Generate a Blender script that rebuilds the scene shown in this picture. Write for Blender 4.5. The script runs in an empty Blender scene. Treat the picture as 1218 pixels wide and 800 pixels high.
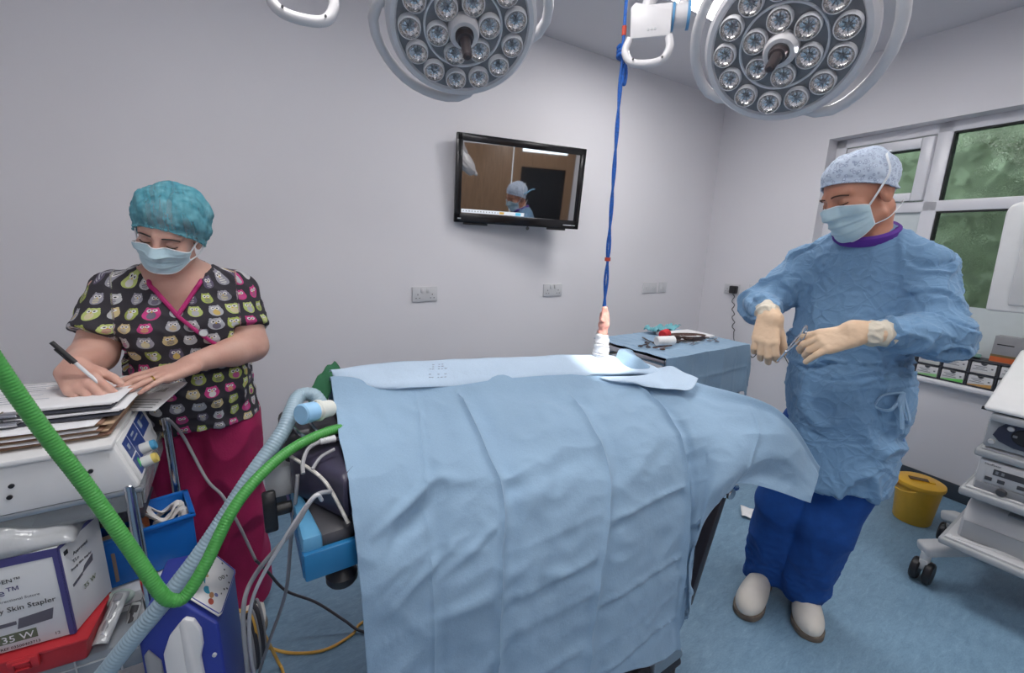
import bpy, bmesh, math, random
import numpy as np
from mathutils import Vector, Matrix, Euler, noise as mnoise
random.seed(7)
S = bpy.context.scene
C = S.collection
PI = math.pi
# ------------------------------------------------------------------ camera
CAM_ROWS = ((0.84273366, -0.53750258, 0.02984883), (-0.08909195, -0.19393748, -0.97696002), (0.53090734, 0.82065780, -0.21132480))
cam = bpy.data.cameras.new('camera'); cam.lens = 36 * 510 / 1218; cam.sensor_width = 36; cam.clip_start = 0.02
co = bpy.data.objects.new('camera', cam); C.objects.link(co)
r0, r1, r2 = [Vector(r) for r in CAM_ROWS]
mw = Matrix((r0, -r1, -r2)).transposed().to_4x4(); mw.translation = (0, 0, 1.42)
co.matrix_world = mw
S.camera = co
# ------------------------------------------------------------------ view, world
vs = S.view_settings
vs.view_transform = 'Standard'; vs.look = 'None'; vs.gamma = 1; vs.use_curve_mapping = False
vs.exposure = 0.78
W = bpy.data.worlds.new('sky'); S.world = W; W.use_nodes = True
W.node_tree.nodes['Background'].inputs[0].default_value = (0.80, 0.90, 1.0, 1)
W.node_tree.nodes['Background'].inputs[1].default_value = 2.4

def area(name, loc, rot, sx, sy, power, color=(1, 1, 1)):
    l = bpy.data.lights.new(name, 'AREA'); l.shape = 'RECTANGLE'; l.size = sx; l.size_y = sy
    l.energy = power; l.color = color
    o = bpy.data.objects.new(name, l); C.objects.link(o); o.location = loc; o.rotation_euler = rot
    return o
PANELS = [(2.12, 1.42), (0.30, 0.75), (2.2, -0.5), (0.3, -1.0)]
# the operating light that is aimed at the raised paw
sp = bpy.data.lights.new('operating_beam', 'SPOT'); sp.energy = 105; sp.spot_size = math.radians(15); sp.spot_blend = 0.6
sp.shadow_soft_size = 0.04; sp.color = (1, 0.97, 0.93)
spo = bpy.data.objects.new('operating_beam', sp); C.objects.link(spo)

# ------------------------------------------------------------------ helpers
def lin(c):
    c = c / 255.0
    return c / 12.92 if c <= 0.04045 else ((c + 0.055) / 1.055) ** 2.4
def rgb(r, g, b): return (lin(r), lin(g), lin(b), 1)

class NT:
    """tiny helper to write node trees"""
    def __init__(s, m): s.t = m.node_tree; s.n = s.t.nodes; s.l = s.t.links
    def new(s, typ, ins=None, **kw):
        n = s.n.new(typ)
        for k, v in kw.items(): setattr(n, k, v)
        for k, v in (ins or {}).items(): s.put(n.inputs[k], v)
        return n
    def put(s, sock, v):
        if isinstance(v, bpy.types.NodeSocket): s.l.new(v, sock)
        elif isinstance(v, bpy.types.Node): s.l.new(v.outputs[0], sock)
        else: sock.default_value = v
    def m(s, op, a, b=0.0, c=0.0):
        n = s.n.new('ShaderNodeMath'); n.operation = op
        for i, v in enumerate((a, b, c)): s.put(n.inputs[i], v)
        return n.outputs[0]
    def mix(s, f, a, b):
        n = s.n.new('ShaderNodeMix'); n.data_type = 'RGBA'
        s.put(n.inputs[0], f); s.put(n.inputs[6], a); s.put(n.inputs[7], b)
        return n.outputs[2]
    def ramp(s, f, stops):
        n = s.n.new('ShaderNodeValToRGB'); s.put(n.inputs[0], f)
        e = n.color_ramp.elements
        while len(e) < len(stops): e.new(0.5)
        for i, (p, c) in enumerate(stops): e[i].position = p; e[i].color = c
        return n.outputs[0]

def mat(name, col, rough=0.5, metal=0.0, var=0.06, scale=18.0, bump=0.0, bscale=60.0, spec=0.5, trans=0.0, emis=None, estr=0.0, sub=0.0, alpha=1.0, stretch=(1, 1, 1), sheen=0.0):
    """procedural principled material: base colour broken up by noise, optional noise bump"""
    m = bpy.data.materials.new(name); m.use_nodes = True
    k = NT(m); b = k.n['Principled BSDF']
    b.inputs['Roughness'].default_value = rough; b.inputs['Metallic'].default_value = metal
    b.inputs['Specular IOR Level'].default_value = spec
    tc = k.new('ShaderNodeTexCoord'); mp = k.new('ShaderNodeMapping', {'Vector': tc.outputs['Object'], 'Scale': stretch})
    nz = k.new('ShaderNodeTexNoise', {'Vector': mp.outputs[0], 'Scale': scale, 'Detail': 4.0})
    dark = tuple(max(0, c * (1 - var)) for c in col[:3]) + (1,); lite = tuple(min(1, c * (1 + var)) for c in col[:3]) + (1,)
    k.put(b.inputs['Base Color'], k.ramp(nz.outputs[0], [(0.3, dark), (0.7, lite)]))
    if bump:
        n2 = k.new('ShaderNodeTexNoise', {'Vector': mp.outputs[0], 'Scale': bscale, 'Detail': 5.0})
        bp = k.new('ShaderNodeBump', {'Height': n2.outputs[0], 'Strength': bump, 'Distance': 0.01})
        k.put(b.inputs['Normal'], bp.outputs[0])
    if trans: b.inputs['Transmission Weight'].default_value = trans
    if sub:
        b.inputs['Subsurface Weight'].default_value = sub; b.inputs['Subsurface Radius'].default_value = (0.012, 0.005, 0.003); b.inputs['Subsurface Scale'].default_value = 1
    if emis: b.inputs['Emission Color'].default_value = emis; b.inputs['Emission Strength'].default_value = estr
    if alpha < 1: b.inputs['Alpha'].default_value = alpha
    if sheen: b.inputs['Sheen Weight'].default_value = sheen
    return m

def V(*a): return Vector(a)
def frame(loc, fwd, up=(0, 0, 1)):
    """matrix with local +Y along fwd, +Z near up"""
    f = Vector(fwd).normalized(); x = f.cross(Vector(up)).normalized(); z = x.cross(f)
    m = Matrix((x, f, z)).transposed().to_4x4(); m.translation = Vector(loc); return m
def axis(loc, d):
    """matrix with local +Z along d"""
    q = Vector((0, 0, 1)).rotation_difference(Vector(d).normalized()); m = q.to_matrix().to_4x4(); m.translation = Vector(loc); return m
def TR(loc=(0, 0, 0), rz=0.0, rx=0.0, ry=0.0):
    m = Euler((rx, ry, rz)).to_matrix().to_4x4(); m.translation = Vector(loc); return m
def spline(pts, n=8, closed=False):
    """Catmull-Rom through the points"""
    P = [Vector(p) for p in pts]; out = []
    N = len(P)
    if N < 3: return P
    for i in range(N if closed else N - 1):
        if closed: a, b, c, d = P[(i - 1) % N], P[i], P[(i + 1) % N], P[(i + 2) % N]
        else: a, b, c, d = P[max(i - 1, 0)], P[i], P[i + 1], P[min(i + 2, N - 1)]
        for j in range(n):
            t = j / n
            out.append(0.5 * ((2 * b) + (c - a) * t + (2 * a - 5 * b + 4 * c - d) * t * t + (3 * b - a - 3 * c + d) * t ** 3))
    if not closed: out.append(P[-1])
    return out

class MB:
    """collects geometry into one bmesh"""
    def __init__(s): s.bm = bmesh.new(); s.mi = 0
    def _add(s, tmp, M):
        tmp.transform(M)
        vm = {v: s.bm.verts.new(v.co) for v in tmp.verts}
        for f in tmp.faces:
            try:
                nf = s.bm.faces.new([vm[v] for v in f.verts]); nf.material_index = s.mi
            except ValueError: pass
        tmp.free()
    def box(s, loc, size, M=None, bev=0.0, seg=2):
        t = bmesh.new(); bmesh.ops.create_cube(t, size=1); bmesh.ops.scale(t, vec=size, verts=t.verts)
        if bev: bmesh.ops.bevel(t, geom=t.edges[:], offset=bev, segments=seg, affect='EDGES', profile=0.5)
        bmesh.ops.translate(t, vec=loc, verts=t.verts); s._add(t, M or Matrix()); return s
    def taper(s, loc, size, top, M=None, bev=0.0, seg=2):
        """box whose top is scaled by (tx,ty); loc = centre of the bottom"""
        t = bmesh.new(); bmesh.ops.create_cube(t, size=1)
        for v in t.verts:
            k = top if v.co.z > 0 else (1, 1)
            v.co = Vector((v.co.x * size[0] * k[0], v.co.y * size[1] * k[1], (v.co.z + .5) * size[2]))
        if bev: bmesh.ops.bevel(t, geom=t.edges[:], offset=bev, segments=seg, affect='EDGES', profile=0.5)
        bmesh.ops.translate(t, vec=loc, verts=t.verts); s._add(t, M or Matrix()); return s
    def lathe(s, prof, M=None, n=24, a0=0.0, a1=2 * PI):
        full = abs(a1 - a0 - 2 * PI) < 1e-6; M = M or Matrix()
        rows = []
        for r, z in prof:
            if r < 1e-6: rows.append([s.bm.verts.new(M @ Vector((0, 0, z)))])
            else: rows.append([s.bm.verts.new(M @ Vector((r * math.cos(a0 + (a1 - a0) * i / n), r * math.sin(a0 + (a1 - a0) * i / n), z))) for i in range(n if full else n + 1)])
        for A, B in zip(rows, rows[1:]):
            m = n if full else n
            for i in range(m):
                j = (i + 1) % n if full else i + 1
                if len(A) == 1 and len(B) == 1: continue
                vs = [A[0], B[i], B[j]] if len(A) == 1 else [A[i], A[j], B[0]] if len(B) == 1 else [A[i], A[j], B[j], B[i]]
                if len(A) == 1: vs = [A[0], B[j], B[i]]
                try: f = s.bm.faces.new(vs); f.material_index = s.mi
                except ValueError: pass
        return s
    def cyl(s, p0, p1, ra, rb=None, n=16, bev=0.0):
        p0, p1 = Vector(p0), Vector(p1); L = (p1 - p0).length; rb = ra if rb is None else rb
        pr = [(0, 0), (ra - bev, 0), (ra, bev), (rb, L - bev), (rb - bev, L), (0, L)] if bev else [(0, 0), (ra, 0), (rb, L), (0, L)]
        return s.lathe(pr, axis(p0, p1 - p0), n)
    def ball(s, loc, rad, M=None, u=16, v=10):
        t = bmesh.new(); bmesh.ops.create_uvsphere(t, u_segments=u, v_segments=v, radius=1)
        rad = (rad,) * 3 if isinstance(rad, (int, float)) else rad
        bmesh.ops.scale(t, vec=rad, verts=t.verts); bmesh.ops.translate(t, vec=loc, verts=t.verts); s._add(t, M or Matrix()); return s
    def tube(s, pts, r, n=10, closed=False, M=None, flat=1.0, caps=True):
        P = [Vector(p) for p in pts]; M = M or Matrix(); N = len(P)
        R = r if isinstance(r, (list, tuple)) else [r] * N
        rings = []; ref = None
        for i in range(N):
            if closed: t = (P[(i + 1) % N] - P[i - 1])
            else: t = P[min(i + 1, N - 1)] - P[max(i - 1, 0)]
            t = t.normalized() if t.length > 1e-9 else Vector((0, 0, 1))
            if ref is None: ref = Vector((0, 0, 1)) if abs(t.z) < 0.9 else Vector((1, 0, 0))
            ref = (ref - t * ref.dot(t)); ref = ref.normalized() if ref.length > 1e-6 else t.orthogonal().normalized()
            b = t.cross(ref)
            rings.append([s.bm.verts.new(M @ (P[i] + (ref * math.cos(2 * PI * k / n) * flat + b * math.sin(2 * PI * k / n)) * R[i])) for k in range(n)])
        for i in range(N if closed else N - 1):
            A, B = rings[i], rings[(i + 1) % N]
            for k in range(n):
                f = s.bm.faces.new([A[k], A[(k + 1) % n], B[(k + 1) % n], B[k]]); f.material_index = s.mi
        if caps and not closed:
            for rg, fl in ((rings[0], True), (rings[-1], False)):
                f = s.bm.faces.new(rg[::-1] if fl else rg); f.material_index = s.mi
        return s
    def prism(s, poly, z0, z1, M=None, bev=0.0, seg=2):
        t = bmesh.new(); vs = [t.verts.new((x, y, z0)) for x, y in poly]; f = t.faces.new(vs)
        e = bmesh.ops.extrude_face_region(t, geom=[f]); bmesh.ops.translate(t, vec=(0, 0, z1 - z0), verts=[g for g in e['geom'] if isinstance(g, bmesh.types.BMVert)])
        bmesh.ops.recalc_face_normals(t, faces=t.faces)
        if bev: bmesh.ops.bevel(t, geom=t.edges[:], offset=bev, segments=seg, affect='EDGES', profile=0.5)
        s._add(t, M or Matrix()); return s
    def grid(s, G, closed=False):
        """G[i][j] points -> quad sheet"""
        rows = [[s.bm.verts.new(p) for p in r] for r in G]
        for A, B in zip(rows, rows[1:]):
            n = len(A)
            for j in range(n if closed else n - 1):
                f = s.bm.faces.new([A[j], A[(j + 1) % n], B[(j + 1) % n], B[j]]); f.material_index = s.mi
        return s
    def quad(s, a, b, c, d):
        f = s.bm.faces.new([s.bm.verts.new(p) for p in (a, b, c, d)]); f.material_index = s.mi; return s
    def build(s, name, mats, parent=None, smooth=True, ang=35, thick=0.0, world=False, sub=0, fixn=True):
        if fixn: bmesh.ops.recalc_face_normals(s.bm, faces=s.bm.faces[:])
        me = bpy.data.meshes.new(name); s.bm.to_mesh(me); s.bm.free()
        for m in (mats if isinstance(mats, (list, tuple)) else [mats]): me.materials.append(m)
        return link(name, me, parent, smooth, ang, thick, world, sub)

def link(name, me, parent=None, smooth=True, ang=35, thick=0.0, world=False, sub=0):
    if smooth:
        me.polygons.foreach_set('use_smooth', [True] * len(me.polygons))
        if ang < 180: me.set_sharp_from_angle(angle=math.radians(ang))
    o = bpy.data.objects.new(name, me); C.objects.link(o)
    if parent is not None:
        o.parent = parent
        if world: o.matrix_parent_inverse = ROOTM(parent).inverted()
    else:
        n = len(me.vertices); a = np.empty(n * 3, dtype=np.float32); me.vertices.foreach_get('co', a); a = a.reshape(-1, 3)
        c = Vector(((a[:, 0].min() + a[:, 0].max()) / 2, (a[:, 1].min() + a[:, 1].max()) / 2, a[:, 2].min()))
        me.transform(Matrix.Translation(-c)); o.location = c
    if sub:
        d = o.modifiers.new('subdivision', 'SUBSURF'); d.levels = sub; d.render_levels = sub
    if thick:
        d = o.modifiers.new('thickness', 'SOLIDIFY'); d.thickness = thick; d.offset = 0
    return o
def ROOTM(o):
    m = o.matrix_basis.copy()
    return (ROOTM(o.parent) @ o.matrix_parent_inverse @ m) if o.parent else m
def tag(o, label, cat, group=None, kind=None):
    o['label'] = label; o['category'] = cat
    if group: o['group'] = group
    if kind: o['kind'] = kind
    return o
def thing(name, label, cat, loc=(0, 0, 0), rz=0.0, group=None):
    o = bpy.data.objects.new(name, None); C.objects.link(o); o.empty_display_size = 0.05
    o.location = loc; o.rotation_euler = (0, 0, rz); tag(o, label, cat, group); return o
def struct(o): o['kind'] = 'structure'; return o
def copy_tree(o, parent=None):
    c = o.copy(); C.objects.link(c)
    if parent is not None: c.parent = parent; c.matrix_parent_inverse = o.matrix_parent_inverse.copy()
    for ch in list(o.children): copy_tree(ch, c)
    return c
def text_mesh(name, body, size, M, m, parent, depth=0.0004, world=True, align='LEFT', sx=1.0):
    """flat lettering turned into a mesh; local x = reading direction, y = up"""
    cu = bpy.data.curves.new(name, 'FONT'); cu.body = body; cu.size = size; cu.extrude = depth; cu.align_x = align; cu.resolution_u = 2
    t = bpy.data.objects.new(name, cu); C.objects.link(t)
    dg = bpy.context.evaluated_depsgraph_get(); me = bpy.data.meshes.new_from_object(t.evaluated_get(dg))
    C.objects.unlink(t); bpy.data.objects.remove(t); bpy.data.curves.remove(cu)
    me.transform(Matrix.Diagonal((sx, 1, 1, 1))); me.transform(M); me.materials.clear(); me.materials.append(m)
    return link(name, me, parent, False, world=world)

# ------------------------------------------------------------------ implicit surfaces (bodies and clothes)
def smin(a, b, k):
    h = np.clip(0.5 + 0.5 * (b - a) / k, 0, 1)
    return b + (a - b) * h - k * h * (1 - h)
def f_cap(P, a, b, ra, rb, sq=None):
    a = np.asarray(a, float); b = np.asarray(b, float); ab = b - a
    t = np.clip(((P - a) @ ab) / max(ab @ ab, 1e-12), 0, 1)
    d = P - (a + t[:, None] * ab)
    return np.sqrt((d * d).sum(1)) - (ra + (rb - ra) * t)
def f_ell(P, M, r):
    """ellipsoid, M = 4x4 local->world (rigid), r radii"""
    Q = to_local(P, M); r = np.asarray(r, float)
    k0 = np.sqrt(((Q / r) ** 2).sum(1)); k1 = np.sqrt(((Q / (r * r)) ** 2).sum(1)) + 1e-9
    return k0 * (k0 - 1) / k1
def to_local(P, M):
    I = np.array(M.inverted()) if isinstance(M, Matrix) else np.linalg.inv(M)
    return P @ I[:3, :3].T + I[:3, 3]
def f_ecap(P, a, b, ra, rb, side, flat):
    """tapered capsule with elliptical section: 'side' = wide direction, flat = thin/wide ratio"""
    a = np.asarray(a, float); b = np.asarray(b, float); ab = b - a; L = np.linalg.norm(ab); w = ab / L
    s = np.asarray(side, float); s = s - w * (s @ w); s /= np.linalg.norm(s); n = np.cross(w, s)
    q = P - a; z = q @ w; x = q @ s; y = (q @ n) / flat
    t = np.clip(z / L, 0, 1); r = ra + (rb - ra) * t
    dz = z - t * L
    return (np.sqrt(x * x + y * y + dz * dz) - r) * np.where(True, min(1, flat), 1)
def implicit(f, lo, hi, h):
    """surface nets on a sparse grid -> verts, quads"""
    lo = np.array(lo, float); hi = np.array(hi, float); B = 8
    nb = np.ceil((hi - lo) / (h * B)).astype(int); N = nb * B + 1
    D = np.empty(N, np.float32)
    cen = np.stack(np.meshgrid(*[np.arange(n) for n in nb], indexing='ij'), -1).reshape(-1, 3)
    cp = lo + (cen + 0.5) * B * h
    dc = f(cp)
    D[:] = 1
    Dv = np.repeat(np.repeat(np.repeat(dc.reshape(nb), B, 0), B, 1), B, 2)
    D[:-1, :-1, :-1] = Dv; D[-1] = 1; D[:, -1] = 1; D[:, :, -1] = 1
    near = cen[np.abs(dc) < B * h * 1.25]
    og = np.stack(np.meshgrid(np.arange(B + 1), np.arange(B + 1), np.arange(B + 1), indexing='ij'), -1).reshape(-1, 3)
    for i in range(0, len(near), 400):
        idx = (near[i:i + 400, None, :] * B + og[None]).reshape(-1, 3)
        D[idx[:, 0], idx[:, 1], idx[:, 2]] = f(lo + idx * h)
    D[0] = np.maximum(D[0], 1e-4); D[-1] = np.maximum(D[-1], 1e-4); D[:, 0] = np.maximum(D[:, 0], 1e-4); D[:, -1] = np.maximum(D[:, -1], 1e-4); D[:, :, 0] = np.maximum(D[:, :, 0], 1e-4); D[:, :, -1] = np.maximum(D[:, :, -1], 1e-4)
    ins = D < 0
    c = [ins[i:N[0] - 1 + i, j:N[1] - 1 + j, k:N[2] - 1 + k] for i in (0, 1) for j in (0, 1) for k in (0, 1)]
    s = sum(x.astype(np.int8) for x in c); cells = np.argwhere((s > 0) & (s < 8))
    vid = -np.ones(N - 1, np.int64); vid[cells[:, 0], cells[:, 1], cells[:, 2]] = np.arange(len(cells))
    acc = np.zeros((len(cells), 3)); cnt = np.zeros(len(cells))
    corner = [(i, j, k) for i in (0, 1) for j in (0, 1) for k in (0, 1)]
    for p in corner:
        for ax in range(3):
            if p[ax]: continue
            q = list(p); q[ax] = 1
            a = D[cells[:, 0] + p[0], cells[:, 1] + p[1], cells[:, 2] + p[2]]; b = D[cells[:, 0] + q[0], cells[:, 1] + q[1], cells[:, 2] + q[2]]
            x = (a < 0) != (b < 0); t = np.where(x, a / np.where(x, a - b, 1), 0)
            pt = np.tile(np.array(p, float), (len(cells), 1)); pt[:, ax] += t
            acc[x] += pt[x]; cnt[x] += 1
    verts = lo + (cells + acc / np.maximum(cnt, 1)[:, None]) * h
    quads = []
    for ax in range(3):
        sl0 = [slice(None)] * 3; sl1 = [slice(None)] * 3; sl0[ax] = slice(0, -1); sl1[ax] = slice(1, None)
        e = np.argwhere(ins[tuple(sl0)] != ins[tuple(sl1)])
        u, w = [(1, 2), (2, 0), (0, 1)][ax]
        e = e[(e[:, u] > 0) & (e[:, w] > 0) & (e[:, u] < N[u] - 1) & (e[:, w] < N[w] - 1)]
        flip = ~ins[tuple(e.T)]
        o = []
        for du, dw in ((-1, -1), (0, -1), (0, 0), (-1, 0)):
            g = e.copy(); g[:, u] += du; g[:, w] += dw; o.append(vid[g[:, 0], g[:, 1], g[:, 2]])
        q = np.stack(o, 1); q[flip] = q[flip][:, ::-1]; quads.append(q)
    quads = np.concatenate(quads); quads = quads[(quads >= 0).all(1)]
    return verts, quads
def np_mesh(name, v, q, mats, parent=None, world=True, ang=180, thick=0.0, relax=1):
    q = np.asarray(q)
    for _ in range(relax):
        acc = np.zeros_like(v); cnt = np.zeros(len(v))
        for i in range(4):
            for j in ((i + 1) % 4, (i - 1) % 4):
                np.add.at(acc, q[:, i], v[q[:, j]]); np.add.at(cnt, q[:, i], 1)
        ok = cnt > 0; v = v.copy(); v[ok] = v[ok] * 0.5 + 0.5 * acc[ok] / cnt[ok][:, None]
    me = bpy.data.meshes.new(name); me.from_pydata(v.tolist(), [], q.tolist())
    for m in (mats if isinstance(mats, (list, tuple)) else [mats]): me.materials.append(m)
    return link(name, me, parent, True, ang, thick, world)
def vnormals(v, q):
    n = np.cross(v[q[:, 2]] - v[q[:, 0]], v[q[:, 3]] - v[q[:, 1]]); out = np.zeros_like(v)
    for i in range(4): np.add.at(out, q[:, i], n)
    return out / (np.linalg.norm(out, axis=1)[:, None] + 1e-12)
def wrinkle(v, q, amp, scale, ridge=True, stretch=(1, 1, 1), seed=0.0, mask=None):
    """cloth wrinkles: ridged noise along the normals"""
    n = vnormals(v, q); s = np.array(stretch) * scale
    w = np.array([mnoise.noise(Vector((p * s + seed).tolist())) for p in v])
    w0 = w
    w = (0.55 - np.minimum(np.abs(w) * 2.4, 1.1) ** .8) if ridge else w
    if ridge == 'crease': w = np.exp(-(w0 / .05) ** 2) - .6 * np.exp(-((w0 - .13) / .09) ** 2)
    if mask is not None: w = w * mask
    return v + n * (amp * w)[:, None]
# ================================================================== SETTING
def wall_mat():
    return mat('painted_plaster', rgb(226, 224, 228), 0.7, var=0.015, scale=1.5, bump=0.02, bscale=180, spec=0.3)
M_wall = wall_mat()
M_ceil = mat('ceiling_paint', rgb(218, 216, 220), 0.8, var=0.01, scale=2)
M_upvc = mat('white_window_plastic', rgb(222, 222, 228), 0.3, var=0.01)
M_seal = mat('black_rubber_seal', rgb(32, 34, 36), 0.6)
M_black = mat('black_plastic', rgb(34, 33, 36), 0.4, var=0.1)
M_dark = mat('dark_grey_plastic', rgb(70, 70, 74), 0.45)
M_white = mat('white_plastic', rgb(222, 222, 222), 0.35, var=0.02)
M_grey = mat('light_grey_plastic', rgb(196, 198, 200), 0.4, var=0.02)
M_mid = mat('mid_grey_plastic', rgb(140, 142, 146), 0.4, var=0.03)
M_chrome = mat('polished_steel', rgb(205, 206, 210), 0.16, 1.0, var=0.02)
M_steel = mat('brushed_steel', rgb(178, 180, 184), 0.34, 1.0, var=0.06, scale=60, stretch=(1, 1, 12))
M_paper = mat('white_paper', rgb(232, 232, 234), 0.8, var=0.01)
M_ink = mat('black_ink', rgb(38, 38, 42), 0.6)

def floor_mat():
    m = bpy.data.materials.new('blue_vinyl'); m.use_nodes = True; k = NT(m); b = k.n['Principled BSDF']
    tc = k.new('ShaderNodeTexCoord')
    mp = k.new('ShaderNodeMapping', {'Vector': tc.outputs['Object'], 'Rotation': (0, 0, 0.5), 'Scale': (1.0, 3.2, 1)})
    n1 = k.new('ShaderNodeTexNoise', {'Vector': mp.outputs[0], 'Scale': 14.0, 'Detail': 7.0, 'Roughness': 0.75, 'Distortion': 0.8})
    n2 = k.new('ShaderNodeTexNoise', {'Vector': tc.outputs['Object'], 'Scale': 2.0, 'Detail': 3.0})
    n3 = k.new('ShaderNodeTexNoise', {'Vector': mp.outputs[0], 'Scale': 90.0, 'Detail': 2.0})
    f = k.m('ADD', k.m('MULTIPLY', n1.outputs[0], 0.7), k.m('MULTIPLY', n3.outputs[0], 0.3))
    c = k.ramp(f, [(0.32, rgb(98, 128, 150)), (0.47, rgb(116, 148, 172)), (0.58, rgb(126, 158, 182)), (0.7, rgb(146, 176, 196))])
    c2 = k.mix(k.m('MULTIPLY', n2.outputs[0], 0.25), c, rgb(108, 138, 162))
    k.put(b.inputs['Base Color'], c2)
    k.put(b.inputs['Roughness'], k.m('MULTIPLY_ADD', n1.outputs[0], 0.25, 0.28))
    bp = k.new('ShaderNodeBump', {'Height': n3.outputs[0], 'Strength': 0.05, 'Distance': 0.01}); k.put(b.inputs['Normal'], bp.outputs[0])
    return m
M_floor = floor_mat()
ZC = 2.69; YB = 2.44; YR = -1.45; XL = -1.5
WO = V(3.70, 2.44, 0); WU = V(-.098, -1, 0).normalized(); WN = V(WU.y, -WU.x, 0)   # right wall: origin, along it, into the room
if WN.x > 0: WN = -WN
def wp(u, z, off=0.0): return WO + WU * u + WN * off + V(0, 0, z)
WM = Matrix((WU, V(0, 0, 1), WN)).transposed().to_4x4(); WM.translation = WO      # local x along wall, y up, z into the room
XRR = wp((YB - YR) / abs(WU.y), 0).x
b = MB(); b.prism([(XL - .12, YR - .12), (3.9, YR - .12), (3.9, YB + .12), (XL - .12, YB + .12)], -0.1, 0); struct(b.build('floor', M_floor))
b = MB(); b.prism([(XL - .12, YR - .12), (3.9, YR - .12), (3.9, YB + .12), (XL - .12, YB + .12)], ZC, ZC + .1); struct(b.build('ceiling', M_ceil))
b = MB(); b.box(((XL + 3.7) / 2, YB + .06, ZC / 2), (3.7 - XL + .24, .12, ZC)); struct(b.build('wall_back', M_wall))
b = MB(); b.box((XL - .06, (YB + YR) / 2, ZC / 2), (.12, YB - YR, ZC)); struct(b.build('wall_left', M_wall))
# front wall (behind the viewer) with an opening for the timber doors
DX0, DX1, DH = 1.00, 2.80, 2.15
b = MB()
b.box(((XL + DX0) / 2, YR - .06, ZC / 2), (DX0 - XL, .12, ZC)); b.box(((DX1 + 3.75) / 2, YR - .06, ZC / 2), (3.75 - DX1, .12, ZC)); b.box(((DX0 + DX1) / 2, YR - .06, (DH + ZC) / 2), (DX1 - DX0, .12, ZC - DH))
struct(b.build('wall_front', M_wall))
# right wall around the window opening
U0, U1, Z0, Z1, UE, TH = 0.90, 2.75, 0.70, 2.205, 3.95, 0.24
b = MB()
for a, c, z0, z1 in ((-.05, U0, 0, ZC), (U1, UE, 0, ZC), (U0, U1, 0, Z0), (U0, U1, Z1, ZC)):
    b.box(((a + c) / 2, (z0 + z1) / 2, -TH / 2), (c - a, z1 - z0, TH), WM)
struct(b.build('wall_right', M_wall))
M_base = mat('dark_coved_skirting', rgb(58, 66, 76), 0.45)
b = MB(); b.box(((XL + 3.7) / 2, YB - .006, .05), (3.7 - XL, .012, .10), bev=.003); struct(b.build('baseboard_back', M_base))
b = MB(); b.box((1.95, .05, .006), (3.9, .10, .012), WM, bev=.003); struct(b.build('baseboard_right', M_base))
b = MB(); b.box((XL + .006, (YB + YR) / 2, .05), (.012, YB - YR, .10)); struct(b.build('baseboard_left', M_base))
# timber doors behind the viewer (seen mirrored in the television)
M_wood = mat('oak_veneer', rgb(146, 116, 90), 0.4, var=0.16, scale=9, stretch=(6, 6, .5))
M_glassdark = mat('dark_door_glass', rgb(30, 32, 36), 0.08)
for i, (xa, xb) in enumerate(((DX0, (DX0 + DX1) / 2), ((DX0 + DX1) / 2, DX1))):
    b = MB(); w = xb - xa - .008
    if i == 0: b.box(((xa + xb) / 2, YR - .03, DH / 2), (w, .045, DH - .01), bev=.003)
    else:
        cx = (xa + xb) / 2
        for bx, bz, sx, sz in ((cx - w / 2 + .06, DH / 2, .12, DH), (cx + w / 2 - .06, DH / 2, .12, DH), (cx, .4, w - .24, .8), (cx, 2.0, w - .24, .2)): b.box((bx, YR - .03, bz), (sx, .045, sz))
    d = struct(b.build('door_%d' % (i + 1), M_wood))
    if i == 1:
        b = MB(); b.box((cx, YR - .03, 1.35), (w - .24, .012, 1.1)); b.build('door_glass', M_glassdark, d, world=True)
    b = MB(); hx = xb - .09 if i == 0 else xa + .09
    b.tube(spline([(hx, YR - .007, .92), (hx, YR + .05, .93), (hx, YR + .05, 1.17), (hx, YR - .007, 1.18)], 6), .01); b.build('door_handle', M_chrome, d, world=True)
b = MB(); b.box((.72, YR + .010, 1.5), (.30, .016, .42), bev=.002); tag(b.build('notice_board', mat('dark_notice_board', rgb(84, 84, 90), .6)), 'dark notice board hung on the wall beside the timber doors', 'notice board')

# window 1 : outer frame, mullion, transom, opening sash, panes
FR = -.10
def fbox(b, u0, u1, z0, z1, d0, d1, bev=.006): b.box(((u0 + u1) / 2, (z0 + z1) / 2, (d0 + d1) / 2), (u1 - u0, z1 - z0, abs(d1 - d0)), WM, bev=bev)
b = MB()
for a in ((U0, U0 + .07, Z0, Z1), (U1 - .07, U1, Z0, Z1), (U0, U1, Z0, Z0 + .07), (U0, U1, Z1 - .06, Z1), (1.455, 1.53, Z0, Z1), (2.1, 2.17, Z0, Z1), (U0, U1, 1.69, 1.755)):
    fbox(b, *a, FR - .06, FR)
win = struct(b.build('window_1', M_upvc))
b = MB()
for a in ((.985, 1.05, 1.76, 2.135), (1.395, 1.455, 1.76, 2.135), (1.05, 1.395, 2.075, 2.135), (1.05, 1.395, 1.76, 1.81)): fbox(b, *a, FR - .05, FR + .022)
b.build('opening_sash', M_upvc, win, world=True)
b = MB()
for a in ((.97, .985, .77, 1.69), (1.53, 1.538, .77, 1.69), (1.53, 1.538, 1.755, 2.145), (1.05, 1.056, 1.81, 2.075), (1.389, 1.395, 1.81, 2.075), (1.05, 1.395, 2.069, 2.075), (1.538, 2.1, 2.137, 2.145), (1.538, 2.1, 1.682, 1.69)):
    fbox(b, *a, FR - .052, FR - .003, 0)
b.build('glazing_seal', M_seal, win, world=True)
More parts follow.
